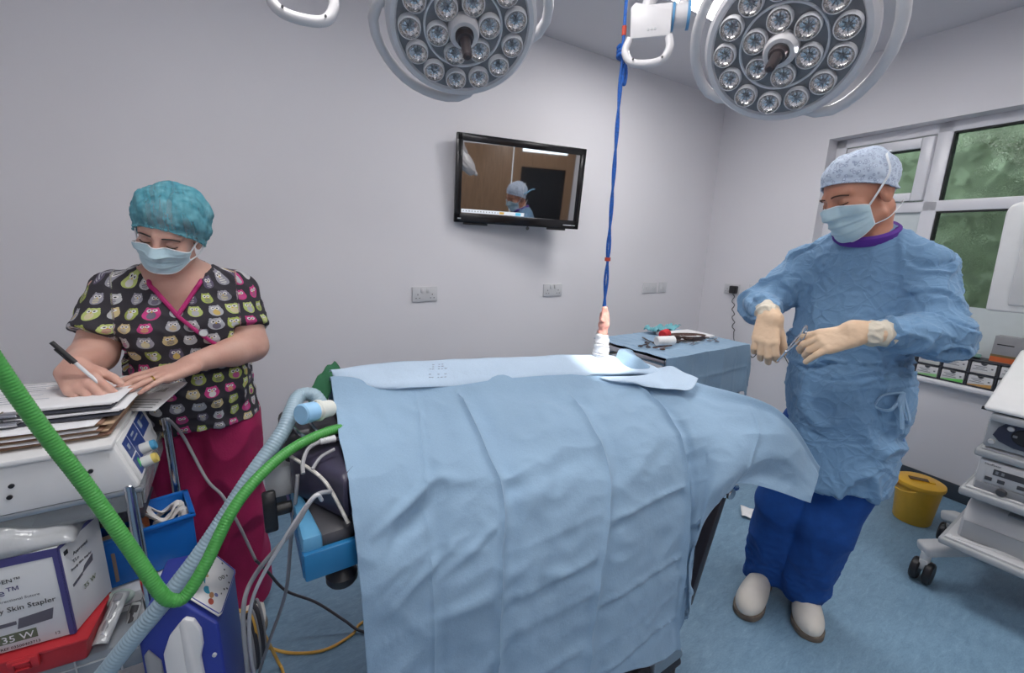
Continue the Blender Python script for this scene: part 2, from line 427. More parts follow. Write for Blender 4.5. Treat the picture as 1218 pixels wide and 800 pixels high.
def glass_mat():
    m = bpy.data.materials.new('obscured_glass'); m.use_nodes = True; k = NT(m); b = k.n['Principled BSDF']
    b.inputs['Base Color'].default_value = rgb(225, 238, 228); b.inputs['Transmission Weight'].default_value = 1.0; b.inputs['Roughness'].default_value = 0.16; b.inputs['IOR'].default_value = 1.3
    tc = k.new('ShaderNodeTexCoord')
    v = k.new('ShaderNodeTexVoronoi', {'Vector': tc.outputs['Object'], 'Scale': 95.0}); n = k.new('ShaderNodeTexNoise', {'Vector': tc.outputs['Object'], 'Scale': 7.0})
    h = k.m('MULTIPLY', k.m('SUBTRACT', 0.35, v.outputs['Distance']), k.m('GREATER_THAN', n.outputs[0], 0.5))
    bp = k.new('ShaderNodeBump', {'Height': h, 'Strength': 0.35, 'Distance': 0.004}); k.put(b.inputs['Normal'], bp.outputs[0])
    return m
M_pane = glass_mat()
for a in ((1.05, 1.395, 1.81, 2.075), (1.53, 2.1, 1.755, 2.145), (1.53, 2.1, .77, 1.69), (2.17, 2.68, .77, 1.69), (2.17, 2.68, 1.755, 2.145)):
    b = MB(); fbox(b, *a, FR - .036, FR - .03, 0); b.build('pane', M_pane, win, world=True)
M_film = mat('white_privacy_film', rgb(206, 214, 216), 0.55, var=.02)
for a in ((.985, 1.455, .77, 1.69), (1.53, 2.1, .77, 1.135)):
    b = MB(); fbox(b, *a, FR - .028, FR - .024, 0); b.build('privacy_film', M_film, win, world=True)
b = MB(); b.box(((U0 + U1) / 2 - .02, .683, -.03), (U1 - U0 + .1, .034, .16), WM, bev=.014, seg=4); struct(b.build('window_sill', M_upvc))
# hedge outside the window
M_leaf = mat('hedge_leaf', rgb(150, 162, 134), 0.6, var=0.35, scale=9)
b = MB(); hr = random.Random(3)
hg = MB(); hg.box((1.9, 1.45, -1.3), (3.6, 2.9, .7), WM, bev=.1); hedge_core = hg
for i in range(2600):
    p = Vector((hr.uniform(.0, 3.9), hr.uniform(0.05, 3.0), -.93 + hr.uniform(-.05, .12))); s = hr.uniform(.04, .09)
    e = Euler((hr.uniform(-.9, .9), hr.uniform(-.9, .9), hr.uniform(0, 6.3))).to_matrix()
    hg.quad(*[WM @ (p + e @ Vector(q)) for q in ((-s, 0, 0), (0, -s * .45, .01), (s, 0, 0), (0, s * .45, .01))])
tag(hg.build('hedge', M_leaf, fixn=False), 'green leafy hedge growing outside the obscured window', 'hedge', kind='stuff')
b = MB(); b.box((1.9, -.06, -1.6), (4.2, .1, 2.7), WM); struct(b.build('ground', mat('garden_ground', rgb(110, 112, 98), .9, var=.2)))

# ceiling light panels
M_panel = mat('lit_diffuser', rgb(255, 255, 255), .6, emis=(1, .98, .97, 1), estr=11.0)
M_panel2 = mat('dim_diffuser', rgb(255, 255, 255), .6, emis=(1, .98, .97, 1), estr=9.0)
names = ['square ceiling light panel behind the operating light arms near the window', 'square ceiling light panel above the operating table', 'square ceiling light panel near the timber doors', 'square ceiling light panel on the ceiling behind the viewer']
for (x, y), nm in zip(PANELS, names):
    t = thing('ceiling_light', nm, 'ceiling light', (x, y, ZC - .012), group='ceiling light panels')
    b = MB()
    for dx, dy, sx, sy in ((.3, 0, .03, .63), (-.3, 0, .03, .63), (0, .3, .63, .03), (0, -.3, .63, .03)): b.box((dx, dy, 0.0), (sx, sy, .02), bev=.003)
    b.build('frame', M_upvc, t); b = MB(); b.box((0, 0, .006), (.58, .58, .008)); b.build('diffuser', M_panel if y > 0 else M_panel2, t)

# ------------------------------------------------------------------ wall sockets
M_sock = mat('socket_plastic', rgb(208, 208, 211), .3, var=.01)
def socket(label, M, w, kind, mounts=True):
    """M: local x along wall, y up, z out of the wall; origin = plate centre"""
    t = thing('wall_socket', label, 'socket', M.translation, group='wall sockets')
    L = Matrix.Translation(-M.translation) @ M
    b = MB(); b.box((0, 0, .005), (w, .088, .010), L, bev=.003); b.build('face_plate', M_sock, t)
    n = 2 if w > .12 else 1
    for i in range(n):
        cx = (i - (n - 1) / 2) * w * .5
        if kind == 'power':
            b = MB()
            for hx, hy, sx, sy in ((0, .0, .004, .008), (-.011, -.021, .007, .004), (.011, -.021, .007, .004)): b.box((cx * 1.15 + hx, hy - .002, .0102), (sx, sy, .0012), L)
            b.build('pin_hole', M_black, t)
        b = MB(); sx = cx * .45 if n == 2 and kind == 'power' else cx
        b.box((sx, .022 if kind == 'power' else 0, .0115), (.018, .026, .006), L, bev=.002); b.build('rocker_switch', M_sock, t)
    return t
def backM(x, z): 
    m = Matrix((V(1, 0, 0), V(0, 0, 1), V(0, -1, 0))).transposed().to_4x4(); m.translation = (x, YB, z); return m
def sideM(u, z):
    m = WM.copy(); m.translation = wp(u, z); return m
socket('white double socket on the back wall between the nurse and the television', backM(.945, 1.11), .158, 'power')
socket('white double socket on the back wall below the television', backM(1.91, 1.105), .165, 'power')
socket('wide white switch plate on the back wall, near the corner', backM(2.95, 1.09), .17, 'switch')
socket('narrow white switch plate beside the wide one near the corner', backM(3.115, 1.09), .095, 'switch')
socket('white socket with a black plug, on the window wall', sideM(.31, 1.09), .15, 'power')
socket('white socket on the window wall nearest the surgeon', sideM(.525, 1.105), .12, 'power')
# black plug adaptor with its curly lead
t = thing('plug_adaptor', 'black mains plug pushed into the socket near the corner', 'plug', wp(.345, 1.05))
L = Matrix.Translation(-wp(.345, 1.05)) @ sideM(.345, 1.09)
b = MB(); b.box((0, -.002, .034), (.06, .066, .045), L, bev=.008); b.build('casing', M_black, t)
b = MB(); pts = []
for i in range(16): pts.append(wp(.345 + .012 * math.sin(i * 1.9) + i * .0035, 1.05 - i * .022, .03 + .008 * math.cos(i * 1.9)))
pts += [wp(.42, .66, .04), wp(.46, .62, .05), wp(.56, .63, .06), wp(.62, .55, .06), wp(.68, .63, .05), wp(.8, .68, .04), wp(.95, .5, .03)]
pts = spline(pts, 5); b.tube([L_ - wp(.345, 1.05) for L_ in pts], .0035, 6); b.build('curly_lead', M_dark, t)

# ------------------------------------------------------------------ television
tvc = V(1.525, 2.30, 1.775)
def tv():
    M = Matrix((V(math.cos(.22), -math.sin(.22), 0), V(0, 0, 1), V(-math.sin(.22), -math.cos(.22), 0))).transposed().to_4x4()
    M = M @ Matrix.Rotation(-.015, 4, 'Z') @ Matrix.Rotation(.085, 4, 'X')
    t = thing('television', 'flat black television on the back wall, its screen mirroring the room', 'television', tvc)
    w, h = .825, .49
    b = MB()
    for x, y, sx, sy in ((0, h / 2 - .02, w, .04), (0, -h / 2 + .027, w, .054), (-w / 2 + .018, 0, .036, h), (w / 2 - .018, 0, .036, h)): b.box((x, y, .0), (sx, sy, .03), M, bev=.004)
    b.build('bezel', M_gloss, t)
    b = MB(); b.box((0, 0, -.03), (w - .03, h - .03, .045), M, bev=.01); b.build('rear_casing', M_black, t)
    b = MB(); b.box((0, .007, .004), (w - .07, h - .092, .004), M); b.build('screen', M_screen, t)
    b = MB(); b.box((-.172, -.177, .0066), (.40, .021, .0008), M); o = b.build('task_bar', M_bar, t)
    b = MB()
    for i in range(14): b.box((-.36 + i * .018, -.177, .0072), (.006, .006, .0006), M)
    b.build('taskbar_icon', M_mid, o); 
    b = MB(); b.box((-.12, -.177, .0073), (.03, .013, .0006), M); b.build('taskbar_icon', mat('amber_icon', rgb(200, 160, 70), .5, emis=rgb(200, 160, 70), estr=.25), o)
    b = MB(); b.box((-.012, -.177, .0073), (.035, .017, .0006), M); b.build('taskbar_icon', mat('cyan_icon', rgb(90, 180, 210), .5, emis=rgb(90, 180, 210), estr=.3), o)
    b = MB(); b.box((.33, -.222, .0152), (.06, .006, .0006), M); b.box((.375, -.222, .0152), (.022, .004, .0006), M); b.box((-.385, -.222, .0152), (.02, .006, .0006), M); b.build('badge', M_grey, t)
    b = MB(); b.box((-.28, -.251, -.004), (.15, .012, .02), M, bev=.003); b.box((.26, -.251, -.004), (.13, .012, .02), M, bev=.003); b.build('speaker_bar', M_black, t)
    b = MB(); b.ball((.06, -.257, .0), .012, M, 10, 6); b.build('power_light', M_dark, t)
    b = MB(); b.box((0, 0, -.075), (.3, .25, .06), M); b.build('wall_bracket', M_black, t)
M_gloss = mat('black_gloss_plastic', rgb(22, 21, 24), .18, var=.02)
M_screen = mat('television_glass', rgb(10, 10, 12), .03, var=0); M_screen.node_tree.nodes['Principled BSDF'].inputs['IOR'].default_value = 5.0
M_bar = mat('lit_task_bar', rgb(210, 214, 220), .4, emis=rgb(200, 205, 212), estr=.35)
tv()
# ================================================================== OPERATING TABLE
M_bluem = mat('blue_enamel', rgb(38, 116, 168), .35, var=.08, scale=8, bump=.03)
M_vinyl = mat('black_vinyl', rgb(50, 48, 56), .42, var=.18, scale=14, bump=.08, bscale=240)
M_vinyl2 = mat('purple_black_vinyl', rgb(56, 52, 72), .38, var=.1, scale=10, bump=.04, bscale=200)
tb = thing('operating_table', 'blue and black operating table standing under the large blue drape', 'operating table', (.7, 1.0, 0))
b = MB()
b.box((.68, 1.03, .77), (1.22, .40, .03), bev=.006); b.box((.11, .84, .785), (.09, .05, .03), bev=.006)
for x, y, sx, sy in ((.112, .818, .10, .016), (.68, 1.208, 1.24, .02), (.07, 1.016, .02, .39), (1.27, 1.03, .02, .36)): b.box((x, y, .79), (sx, sy, .06), bev=.004)
b.build('blue_tray_top', M_bluem, tb, world=True)
b = MB(); b.prism([(.062, .82), (.10, .82), (.085, .98), (.062, 1.02)], .80, .85, bev=.008); b.build('blue_side_rail', mat('pale_blue_enamel', rgb(92, 156, 196), .4, var=.05), tb, world=True)
b = MB(); b.prism([(.09, .828), (.15, .828), (.24, .92), (1.2, .92), (1.2, 1.2), (.085, 1.2)], .80, .842, bev=.012); b.build('lower_pad', mat('grey_black_pad', rgb(72, 71, 76), .5, var=.1, bump=.05, bscale=200), tb, world=True)
b = MB(); b.prism([(.065, 1.0), (.15, .835), (.19, .89), (.20, 1.06), (.07, 1.06)], .84, .945, bev=.02, seg=3); b.build('head_cushion', M_vinyl2, tb, world=True)
b = MB(); b.tube(spline([(.066, .99, .948), (.09, .93, .945), (.12, .875, .925), (.150, .828, .85)], 8), .0036, 6); b.build('worn_piping', mat('worn_white_piping', rgb(196, 192, 186), .8, var=.3, scale=70), tb, world=True)
b = MB(); b.prism([(.06, 1.05), (.20, 1.05), (.22, 1.20), (.06, 1.22)], .85, .975, bev=.018, seg=3); b.build('rear_cushion', M_vinyl, tb, world=True)
b = MB()
for x, y in ((.075, 1.06), (.115, 1.04)): b.tube(spline([(x, y + .05, .99), (x + .02, y - .03, .975), (x + .075, y - .05, .955)], 6), .004, 6)
b.build('strap_buckle', M_chrome, tb, world=True)
b = MB(); b.lathe([(0, 0), (.028, 0), (.032, .006), (.032, .02), (.02, .03), (.014, .035), (.014, .06), (0, .06)], axis((.135, .85, .705), (0, 0, 1)), 20); b.build('clamp_knob', M_black, tb, world=True)
b = MB(); b.prism([(-.05, -.006), (-.03, -.016), (.03, -.016), (.05, -.006), (.05, .006), (.03, .016), (-.03, .016), (-.05, .006)], .005, .032, Matrix(((0, 0, 1, 0), (0, 1, 0, 1.0), (1, 0, 0, .82), (0, 0, 0, 1))), bev=.005)
b.cyl((.03, 1.0, .82), (.075, 1.0, .82), .014, bev=.002); b.build('star_knob', M_black, tb, world=True)
b = MB(); b.prism([(.04, 1.12), (.07, 1.12), (.07, 1.22), (.04, 1.22)], .82, .9, bev=.006); b.build('blue_end_bracket', mat('dark_blue_enamel', rgb(32, 74, 124), .4), tb, world=True)
b = MB(); b.box((.045, 1.06, .865), (.06, .05, .075), bev=.006); b.build('clamp_block', M_grey, tb, world=True)
b = MB(); b.box((.68, 1.0, .5), (.24, .22, .54), bev=.02); b.build('pedestal', M_mid, tb, world=True)
b = MB(); b.taper((.80, .97, .035), (.74, .6, .075), (.96, .93), bev=.01); b.build('base', mat('black_base_cover', rgb(44, 42, 48), .5, var=.1), tb, world=True)
b = MB(); b.taper((1.085, .735, .08), (.15, .14, .05), (.85, .85), bev=.008); b.build('base_corner_plate', M_steel, tb, world=True)
for x in (.48, 1.12):
    for y in (.7, 1.22): 
        b = MB(); b.cyl((x, y, .0), (x, y, .04), .03, n=14, bev=.004); b.build('foot', M_black, tb, world=True)
b = MB(); Mf = Matrix((V(.3, 0, .954), V(0, 1, 0), V(-.954, 0, .3))).transposed().to_4x4(); Mf.translation = (1.262, .915, .44)
b.box((0, 0, 0), (.43, .45, .035), Mf, bev=.01); b.build('hinged_end_flap', M_vinyl, tb, world=True)
b = MB(); b.box((.205, -.19, 0), (.05, .09, .055), Mf, bev=.006); b.cyl(Mf @ V(.2, -.245, -.0), Mf @ V(.2, -.215, 0), .02, n=12, bev=.003); b.cyl(Mf @ V(.215, -.22, -.02), Mf @ V(.215, -.22, -.06), .012, n=10); b.build('rail_clamp', M_chrome, tb, world=True)
b = MB(); b.box((1.29, 1.0, .72), (.03, .44, .1), bev=.004); b.build('hinge', M_steel, tb, world=True)

# ------------------------------------------------------------------ surgical drape
def drape_mat(name, base, crumple=0.0):
    m = bpy.data.materials.new(name); m.use_nodes = True; k = NT(m); b = k.n['Principled BSDF']
    tc = k.new('ShaderNodeTexCoord')
    n1 = k.new('ShaderNodeTexNoise', {'Vector': tc.outputs['Object'], 'Scale': 5.0, 'Detail': 4.0}); n2 = k.new('ShaderNodeTexNoise', {'Vector': tc.outputs['Object'], 'Scale': 420.0, 'Detail': 3.0})
    n3 = k.new('ShaderNodeTexNoise', {'Vector': tc.outputs['Object'], 'Scale': 22.0, 'Detail': 6.0, 'Roughness': .6})
    lo = tuple(c * .93 for c in base[:3]) + (1,); hi = tuple(min(1, c * 1.05) for c in base[:3]) + (1,)
    c = k.ramp(k.m('MULTIPLY_ADD', n2.outputs[0], .5, k.m('MULTIPLY', n1.outputs[0], .5)), [(.35, lo), (.65, hi)])
    k.put(b.inputs['Base Color'], c); b.inputs['Roughness'].default_value = .75; b.inputs['Specular IOR Level'].default_value = .25; b.inputs['Sheen Weight'].default_value = .15
    hgt = k.m('MULTIPLY_ADD', n3.outputs[0], 1.0, k.m('MULTIPLY', n2.outputs[0], .12))
    if crumple:
        nd = k.new('ShaderNodeTexNoise', {'Vector': tc.outputs['Object'], 'Scale': 6.0}); ad = k.new('ShaderNodeVectorMath', operation='MULTIPLY_ADD'); k.put(ad.inputs[0], nd.outputs['Color']); ad.inputs[1].default_value = (.12, .12, .12); k.put(ad.inputs[2], tc.outputs['Object'])
        for sc_, am in ((11.0, 1.0), (24.0, .5)):
            vr = k.new('ShaderNodeTexVoronoi', {'Vector': ad.outputs[0], 'Scale': sc_}, feature='DISTANCE_TO_EDGE')
            hgt = k.m('MULTIPLY_ADD', k.m('POWER', k.m('MAXIMUM', k.m('SUBTRACT', 1.0, k.m('MULTIPLY', vr.outputs['Distance'], 6.0)), 0.0), 2.0), crumple * am, hgt)
    bp = k.new('ShaderNodeBump', {'Height': hgt, 'Strength': .22, 'Distance': .014}); k.put(b.inputs['Normal'], bp.outputs[0])
    return m
M_drape = drape_mat('blue_drape_fabric', rgb(140, 168, 193))
M_drapew = drape_mat('white_drape_backing', rgb(184, 204, 224))
DC = [[(0.198, 1.25, 1.032), (0.186, 1.13, 1.011), (0.175, 1.02, 0.997), (0.161, 0.9, 0.949), (0.152, 0.82, 0.897), (0.154, 0.77, 0.736), (0.163, 0.74, 0.25)],
[(0.429, 1.22, 1.033), (0.39, 1.1, 0.985), (0.36, 1.0, 0.943), (0.332, 0.9, 0.881), (0.31, 0.83, 0.795), (0.299, 0.77, 0.624), (0.292, 0.73, 0.22)],
[(0.546, 1.2, 1.034), (0.518, 1.08, 0.982), (0.508, 0.98, 0.943), (0.5, 0.87, 0.884), (0.5, 0.8, 0.815), (0.458, 0.73, 0.648), (0.428, 0.69, 0.25)],
[(0.943, 1.13, 1.009), (0.869, 1.0, 0.957), (0.841, 0.88, 0.904), (0.836, 0.79, 0.833), (0.8, 0.73, 0.758), (0.732, 0.68, 0.562), (0.692, 0.655, 0.27)],
[(1.218, 1.08, 0.987), (1.143, 0.96, 0.954), (1.135, 0.83, 0.9), (1.112, 0.74, 0.827), (1.085, 0.68, 0.695), (1.07, 0.655, 0.457), (1.073, 0.64, 0.189)],
[(1.378, 0.88, 0.939), (1.321, 0.8, 0.92), (1.248, 0.7, 0.883), (1.193, 0.65, 0.846), (1.134, 0.62, 0.762), (1.119, 0.63, 0.676), (1.09, 0.645, 0.538)],
[(1.391, 0.62, 0.926), (1.379, 0.6, 0.916), (1.353, 0.57, 0.884), (1.321, 0.56, 0.841), (1.306, 0.57, 0.799), (1.285, 0.59, 0.753), (1.197, 0.62, 0.732)],
[(1.474, 0.5, 0.773), (1.472, 0.5, 0.75), (1.459, 0.497, 0.735), (1.446, 0.494, 0.721), (1.437, 0.492, 0.705), (1.426, 0.49, 0.692), (1.422, 0.49, 0.673)]]
def cr(Pts, t):
    """Catmull-Rom on arrays, t array in [0, n-1]; Pts (n, ...)"""
    n = len(Pts); i = np.clip(np.floor(t).astype(int), 0, n - 2); f = (t - i)
    a = Pts[np.clip(i - 1, 0, n - 1)]; bb = Pts[i]; c = Pts[i + 1]; d = Pts[np.clip(i + 2, 0, n - 1)]
    f = f.reshape((-1,) + (1,) * (Pts.ndim - 1))
    return .5 * (2 * bb + (c - a) * f + (2 * a - 5 * bb + 4 * c - d) * f ** 2 + (3 * bb - a - 3 * c + d) * f ** 3)
def drape():
    P = np.array(DC)
    back = P[:, :1].copy(); back[:, 0, 1] += .10; back[:, 0, 2] -= .22; back[4:, 0, 0] += np.array([.02, .04, .05, .03]); back[7, 0] = P[7, 0] + np.array([.01, .01, -.01])
    P = np.concatenate([back, P], 1)                    # rows: 0 = hanging behind, 1 = back edge ...
    NU, NV = 260, 240
    u = np.linspace(0, 7, NU); v = np.linspace(0, 7, NV)
    G = cr(P, u); G = cr(np.swapaxes(G, 0, 1), v); G = np.swapaxes(G, 0, 1)   # (NU, NV, 3)
    du = np.gradient(G, axis=0); dv = np.gradient(G, axis=1); nn = np.cross(du, dv); nn /= np.linalg.norm(nn, axis=2)[..., None] + 1e-9
    if nn[NU // 3, NV - 20, 1] > 0: nn = -nn
    h = np.zeros((NU, NV)); uu, vv = np.meshgrid(u, v, indexing='ij')
    # crossed packing creases: along the columns ...
    for c, a in ((2.0, .012), (3.0, .010), (4.0, .012), (1.05, .004), (5.6, .004)):
        h += a * 1.3 * np.exp(-np.abs(uu - c) / .022) - a * 1.0 * np.exp(-((uu - c - .12) / .10) ** 2)
    # ... and across them, each panel broken at its own height
    z = G[..., 2]; fr = np.clip((vv - 3.6) / 1.0, 0, 1)
    for k, (zc) in enumerate((.84, .725, .615, .50, .385, .27)):
        for pn, (ua, ub) in enumerate(((0.25, 1.95), (2.02, 2.98), (3.02, 3.98), (4.02, 4.6))):
            off = .035 * ((uu - ua) / (ub - ua) - .5) + .02 * math.sin(k * 2.1 + pn * 1.7)
            w = np.clip((uu - ua) / .08, 0, 1) * np.clip((ub - uu) / .08, 0, 1)
            amp = .0105 * (0.55 + .45 * math.sin(k * 3.3 + pn * 2.3)) * (0.45 if pn == 0 else 1)
            d = z - zc - off
            h += fr * w * amp * (np.exp(-np.abs(d) / .0085) - .8 * np.exp(-((d + .022) / .016) ** 2))
    # pillowed panels and puckers
    lf = np.array([[mnoise.noise(Vector((p[0] * 4.2, p[2] * 5 + p[1] * 4, 3.3))) for p in r] for r in G])
    hf = np.array([[mnoise.noise(Vector((p[0] * 13, p[2] * 11 + p[1] * 9, 7.1))) for p in r] for r in G])
    h += .012 * lf * np.clip(vv - 1.2, 0, 1) + .005 * (0.5 - np.abs(hf) * 2) * np.clip(vv - 1.2, 0, 1)
    def pucker(x, zz, ang, L, Wd, a):
        dx = G[..., 0] - x; dz = z - zz; s = dx * math.cos(ang) + dz * math.sin(ang); q = -dx * math.sin(ang) + dz * math.cos(ang)
        return a * np.exp(-(s / L) ** 2) * np.exp(-(q / Wd) ** 2) * (vv > 2)
    for a in ((.30, .845, .25, .06, .010, .018), (.28, .80, .3, .07, .02, -.015), (.38, .86, -.1, .05, .012, .012), (.30, .70, .5, .10, .010, .008), (.42, .735, .55, .08, .010, .010), (.36, .60, .35, .12, .015, .009), (.44, .47, .7, .1, .012, .009), (.58, .80, .35, .07, .03, .012), (.66, .87, .5, .1, .03, .010), (.62, .62, -.2, .05, .012, .008), (.26, .52, .6, .13, .02, .008), (.93, .8, .4, .08, .02, .008)):
        h += pucker(*a)
    h *= np.clip((vv - 1.75) / .6, 0, 1)
    G = G + nn * h[..., None]
    b = MB(); b.grid(G.tolist())
    o = b.build('surgical_drape', M_drape, None, ang=60, thick=.0015, fixn=False)
    tag(o, 'large pale blue drape with packing creases spread over the operating table', 'drape')
    return o, G
DRAPE, DG = drape()
# folded-over edge along the far side of the drape: a band of turned cloth with its white backing up
def fold():
    pts_b = [(.20, 1.255, 1.036), (.32, 1.245, 1.045), (.44, 1.225, 1.047), (.55, 1.205, 1.045), (.75, 1.17, 1.034), (.95, 1.14, 1.028), (1.10, 1.11, 1.018), (1.22, 1.06, 1.0)]
    pts_f = [(.205, 1.235, 1.030), (.30, 1.155, 1.012), (.40, 1.125, 1.004), (.505, 1.115, 1.0), (.72, 1.09, .992), (.93, 1.055, .985), (1.12, 1.0, .980), (1.27, .93, .965)]
    A, B = spline(pts_b, 12), spline(pts_f, 12); G = []
    for i, (p, q) in enumerate(zip(A, B)):
        t = i / len(A); row = []
        for j in range(11):
            s = j / 10; x = p.lerp(q, s)
            x.z += .012 + .010 * math.sin(s * PI) + .006 * mnoise.noise(V(x.x * 9, x.y * 14, 1.0))
            row.append(x)
        e = row[-1].copy(); row += [e + V(0, -.002, -.006), e + V(0, .006, -.012)]
        G.append(row)
    b = MB(); b.grid(G); o = b.build('folded_edge', M_drapew, DRAPE, ang=70, thick=.0015, world=True, fixn=False)
    # printed batch marks on the backing
    b = MB(); rr = random.Random(2)
    for i in (30, 31, 33, 34, 35): 
        for j in range(3, 9): 
            p = G[i][j]; 
            if rr.random() < .75: b.box((p.x, p.y, p.z + .0022), (.007 * rr.uniform(.5, 1), .004, .0008))
    b.build('printed_marks', mat('faint_grey_ink', rgb(150, 160, 178), .8), o, world=True)
    # turned-up blue corner by the paw, and the tongue of cloth beside it
    for nm, cpts in (('turned_corner', [[(1.12, 1.06, 1.0), (1.16, 1.08, 1.03), (1.2, 1.1, 1.045), (1.24, 1.08, 1.04)], [(1.15, 1.0, .99), (1.18, 1.02, 1.04), (1.215, 1.05, 1.03), (1.26, 1.05, 1.0)], [(1.2, .97, .975), (1.23, .98, 1.0), (1.26, 1.0, .985), (1.29, 1.0, .97)]]),
                     ('turned_tongue', [[(1.02, 1.02, .985), (1.13, .98, .985), (1.2, .96, .98), (1.25, .98, .99)], [(1.05, .99, .977), (1.15, .93, .978), (1.22, .9, .975), (1.29, .93, 1.005)], [(1.1, .96, .97), (1.16, .90, .962), (1.25, .83, .96), (1.33, .85, .975)]])):
        Q = np.array(cpts); Q = cr(Q, np.linspace(0, 2, 24)); Q = np.swapaxes(cr(np.swapaxes(Q, 0, 1), np.linspace(0, 3, 30)), 0, 1)
        for i in range(24):
            for j in range(30): Q[i, j, 2] += .008 * mnoise.noise(V(*(Q[i, j] * 16)))
        b = MB(); b.grid(Q.tolist()); b.build(nm, M_drape if nm == 'turned_corner' else M_drapew, DRAPE, ang=70, thick=.0015, world=True, fixn=False)
fold()
# green cloth peeping out at the head end
b = MB(); Q = []
for i in range(16):
    t = i / 15; Q.append([V(.13 + .10 * t + .02 * s, 1.22 + .12 * t - .05 * s, 1.0 + .055 * math.sin(t * 1.7) - .05 * s * (1 - t * .4)) + V(0, 0, .004 * math.sin(i * 1.3 + s * 5)) for s in np.linspace(0, 1, 8)])
b.grid(Q); tag(b.build('green_cloth', mat('green_theatre_cloth', rgb(38, 100, 66), .8, bump=.2, bscale=300), ang=80, thick=.002), 'dark green cloth tucked under the drape by the tubing', 'cloth')
# ================================================================== OPERATING LIGHTS
M_lampw = mat('lamp_white_enamel', rgb(214, 212, 214), .35, var=.01)
M_lampg = mat('lamp_grey_face', rgb(128, 128, 132), .5, var=.05, scale=60)
M_refl = mat('faceted_reflector', rgb(246, 242, 238), .10, .92, var=.03, scale=40, bump=.5, bscale=55)
M_rim = mat('clear_rim', rgb(225, 225, 228), .15, var=.02)
M_ringb = mat('pale_blue_ring', rgb(96, 152, 196), .35)
def lamp(label, loc, n, up, tilt_handle, ang0, size):
    z = V(*n).normalized(); x = V(*up).cross(z).normalized(); x = -x; y = z.cross(x)
    R = Matrix((x, y, z)).transposed().to_4x4() @ Matrix.Scale(size, 4)
    t = thing('operating_light', label, 'operating light', loc, group='operating lights')
    def P(b, nm, m, par=t, **k): return b.build(nm, m, par, **k)
    b = MB()
    b.lathe([(.205, -.004), (.212, .008), (.226, .008), (.238, -.006), (.240, -.03), (.225, -.075), (.17, -.105), (.09, -.115), (0, -.115)], R, 56); P(b, 'housing', M_lampw)
    b = MB(); b.lathe([(0, 0), (.207, 0)], R, 56); P(b, 'face_plate', M_lampg)
    b = MB(); b.lathe([(.118, -.001), (.120, .005), (.125, .005), (.127, -.001)], R, 56); P(b, 'ring_ridge', M_rim)
    rp = None
    spots = [(.168, ang0 + i * 2 * PI / 13) for i in range(13)] + [(.083, ang0 + .2 + i * PI / 3) for i in range(6)]
    for k, (r, a) in enumerate(spots):
        c = R @ V(r * math.cos(a), r * math.sin(a), 0)
        if rp is None:
            b = MB(); b.lathe([(.0315, .016), (.0325, .020), (.0345, .019), (.0365, .010), (.0365, 0)], R, 24); rp = P(b, 'reflector', M_rim)
            b = MB(); b.lathe([(.0318, .017), (.0285, .0105), (.0235, .0055), (.016, .0022), (.008, .0012), (0, .0012)], R, 14); P(b, 'mirror_bowl', M_refl, rp, smooth=False)
            b = MB()
            for q in range(8):
                a2 = q * PI / 4; d = V(math.cos(a2), math.sin(a2), 0); w = V(-d.y, d.x, 0) * .0016
                b.quad(R @ (d * .006 + w + V(0, 0, .0045)), R @ (d * .006 - w + V(0, 0, .0045)), R @ (d * .020 - w * .4 + V(0, 0, .0055)), R @ (d * .020 + w * .4 + V(0, 0, .0055)))
            b.lathe([(0, .014), (.005, .013), (.007, .009), (.0085, .001)], R, 10)
            P(b, 'bulb_holder', M_mid2, rp)
            b = MB(); b.lathe([(.032, .019), (.026, .0215), (.016, .0235), (.008, .0242), (0, .0245)], R, 24); P(b, 'lens', M_lens, rp); src = rp
        else: rp = copy_tree(src, t)
        rp.location = c
        rp.rotation_euler = (0, 0, 0)
    # hub and sterile handle
    b = MB(); b.lathe([(.050, -.002), (.048, .030), (.042, .040), (.030, .040), (.028, .03)], R, 32); P(b, 'hub', M_lampw)
    b = MB(); b.lathe([(.028, .03), (.027, .05), (.024, .055), (.024, .062), (.017, .064), (.016, .075), (.0145, .125), (.0135, .135), (.008, .14), (0, .14)], R, 20); P(b, 'sterile_handle', M_hand)
    b = MB(); b.lathe([(.0285, .034), (.0285, .046)], R, 20)
    P(b, 'grip_ribs', M_dark)
    # grab loops on both flanks
    for s in (0, 1):
        pts = []
        for i in range(15):
            a = (-1.05 + i * 2.1 / 14) + (PI if s else 0); q = abs(i - 7) / 7
            r = .282 - .05 * max(0, (q - .6) / .4) ** 2
            pts.append(R @ V(r * math.cos(a + tilt_handle), r * math.sin(a + tilt_handle), -.035 - .012 * q))
        b = MB(); b.tube(pts, .013, 12); P(b, 'grab_handle', M_lampw)
    return t, R
M_mid2 = mat('bulb_bracket_steel', rgb(150, 150, 154), .3, .6)
M_lens = mat('clear_lens', rgb(250, 250, 252), .02, trans=1.0, var=0); M_lens.node_tree.nodes['Principled BSDF'].inputs['IOR'].default_value = 1.15
M_hand = mat('dark_bronze_handle', rgb(74, 66, 68), .35, .3)
L1 = V(.538, 1.10, 1.945); L2 = V(1.145, .625, 1.895)
camv = V(0, 0, 1.42)
n1 = ((camv - L1).normalized() + V(.16, 0, -.80)); n2 = ((camv - L2).normalized() + V(-.10, .22, -.48))
l1, R1 = lamp('round operating light hanging near the nurse, nearest the television', L1, n1, (0, 0, 1), .9, .1, .79)
l2, R2 = lamp('round operating light hanging above the surgeon, in front of the window wall', L2, n2, (0, 0, 1), -.35, .35, .755)
spo.location = L2 + (R2 @ V(-.05, .0, .03)); spo.rotation_euler = (V(1.10, 1.10, 1.05) - spo.location).to_track_quat('-Z', 'Y').to_euler()
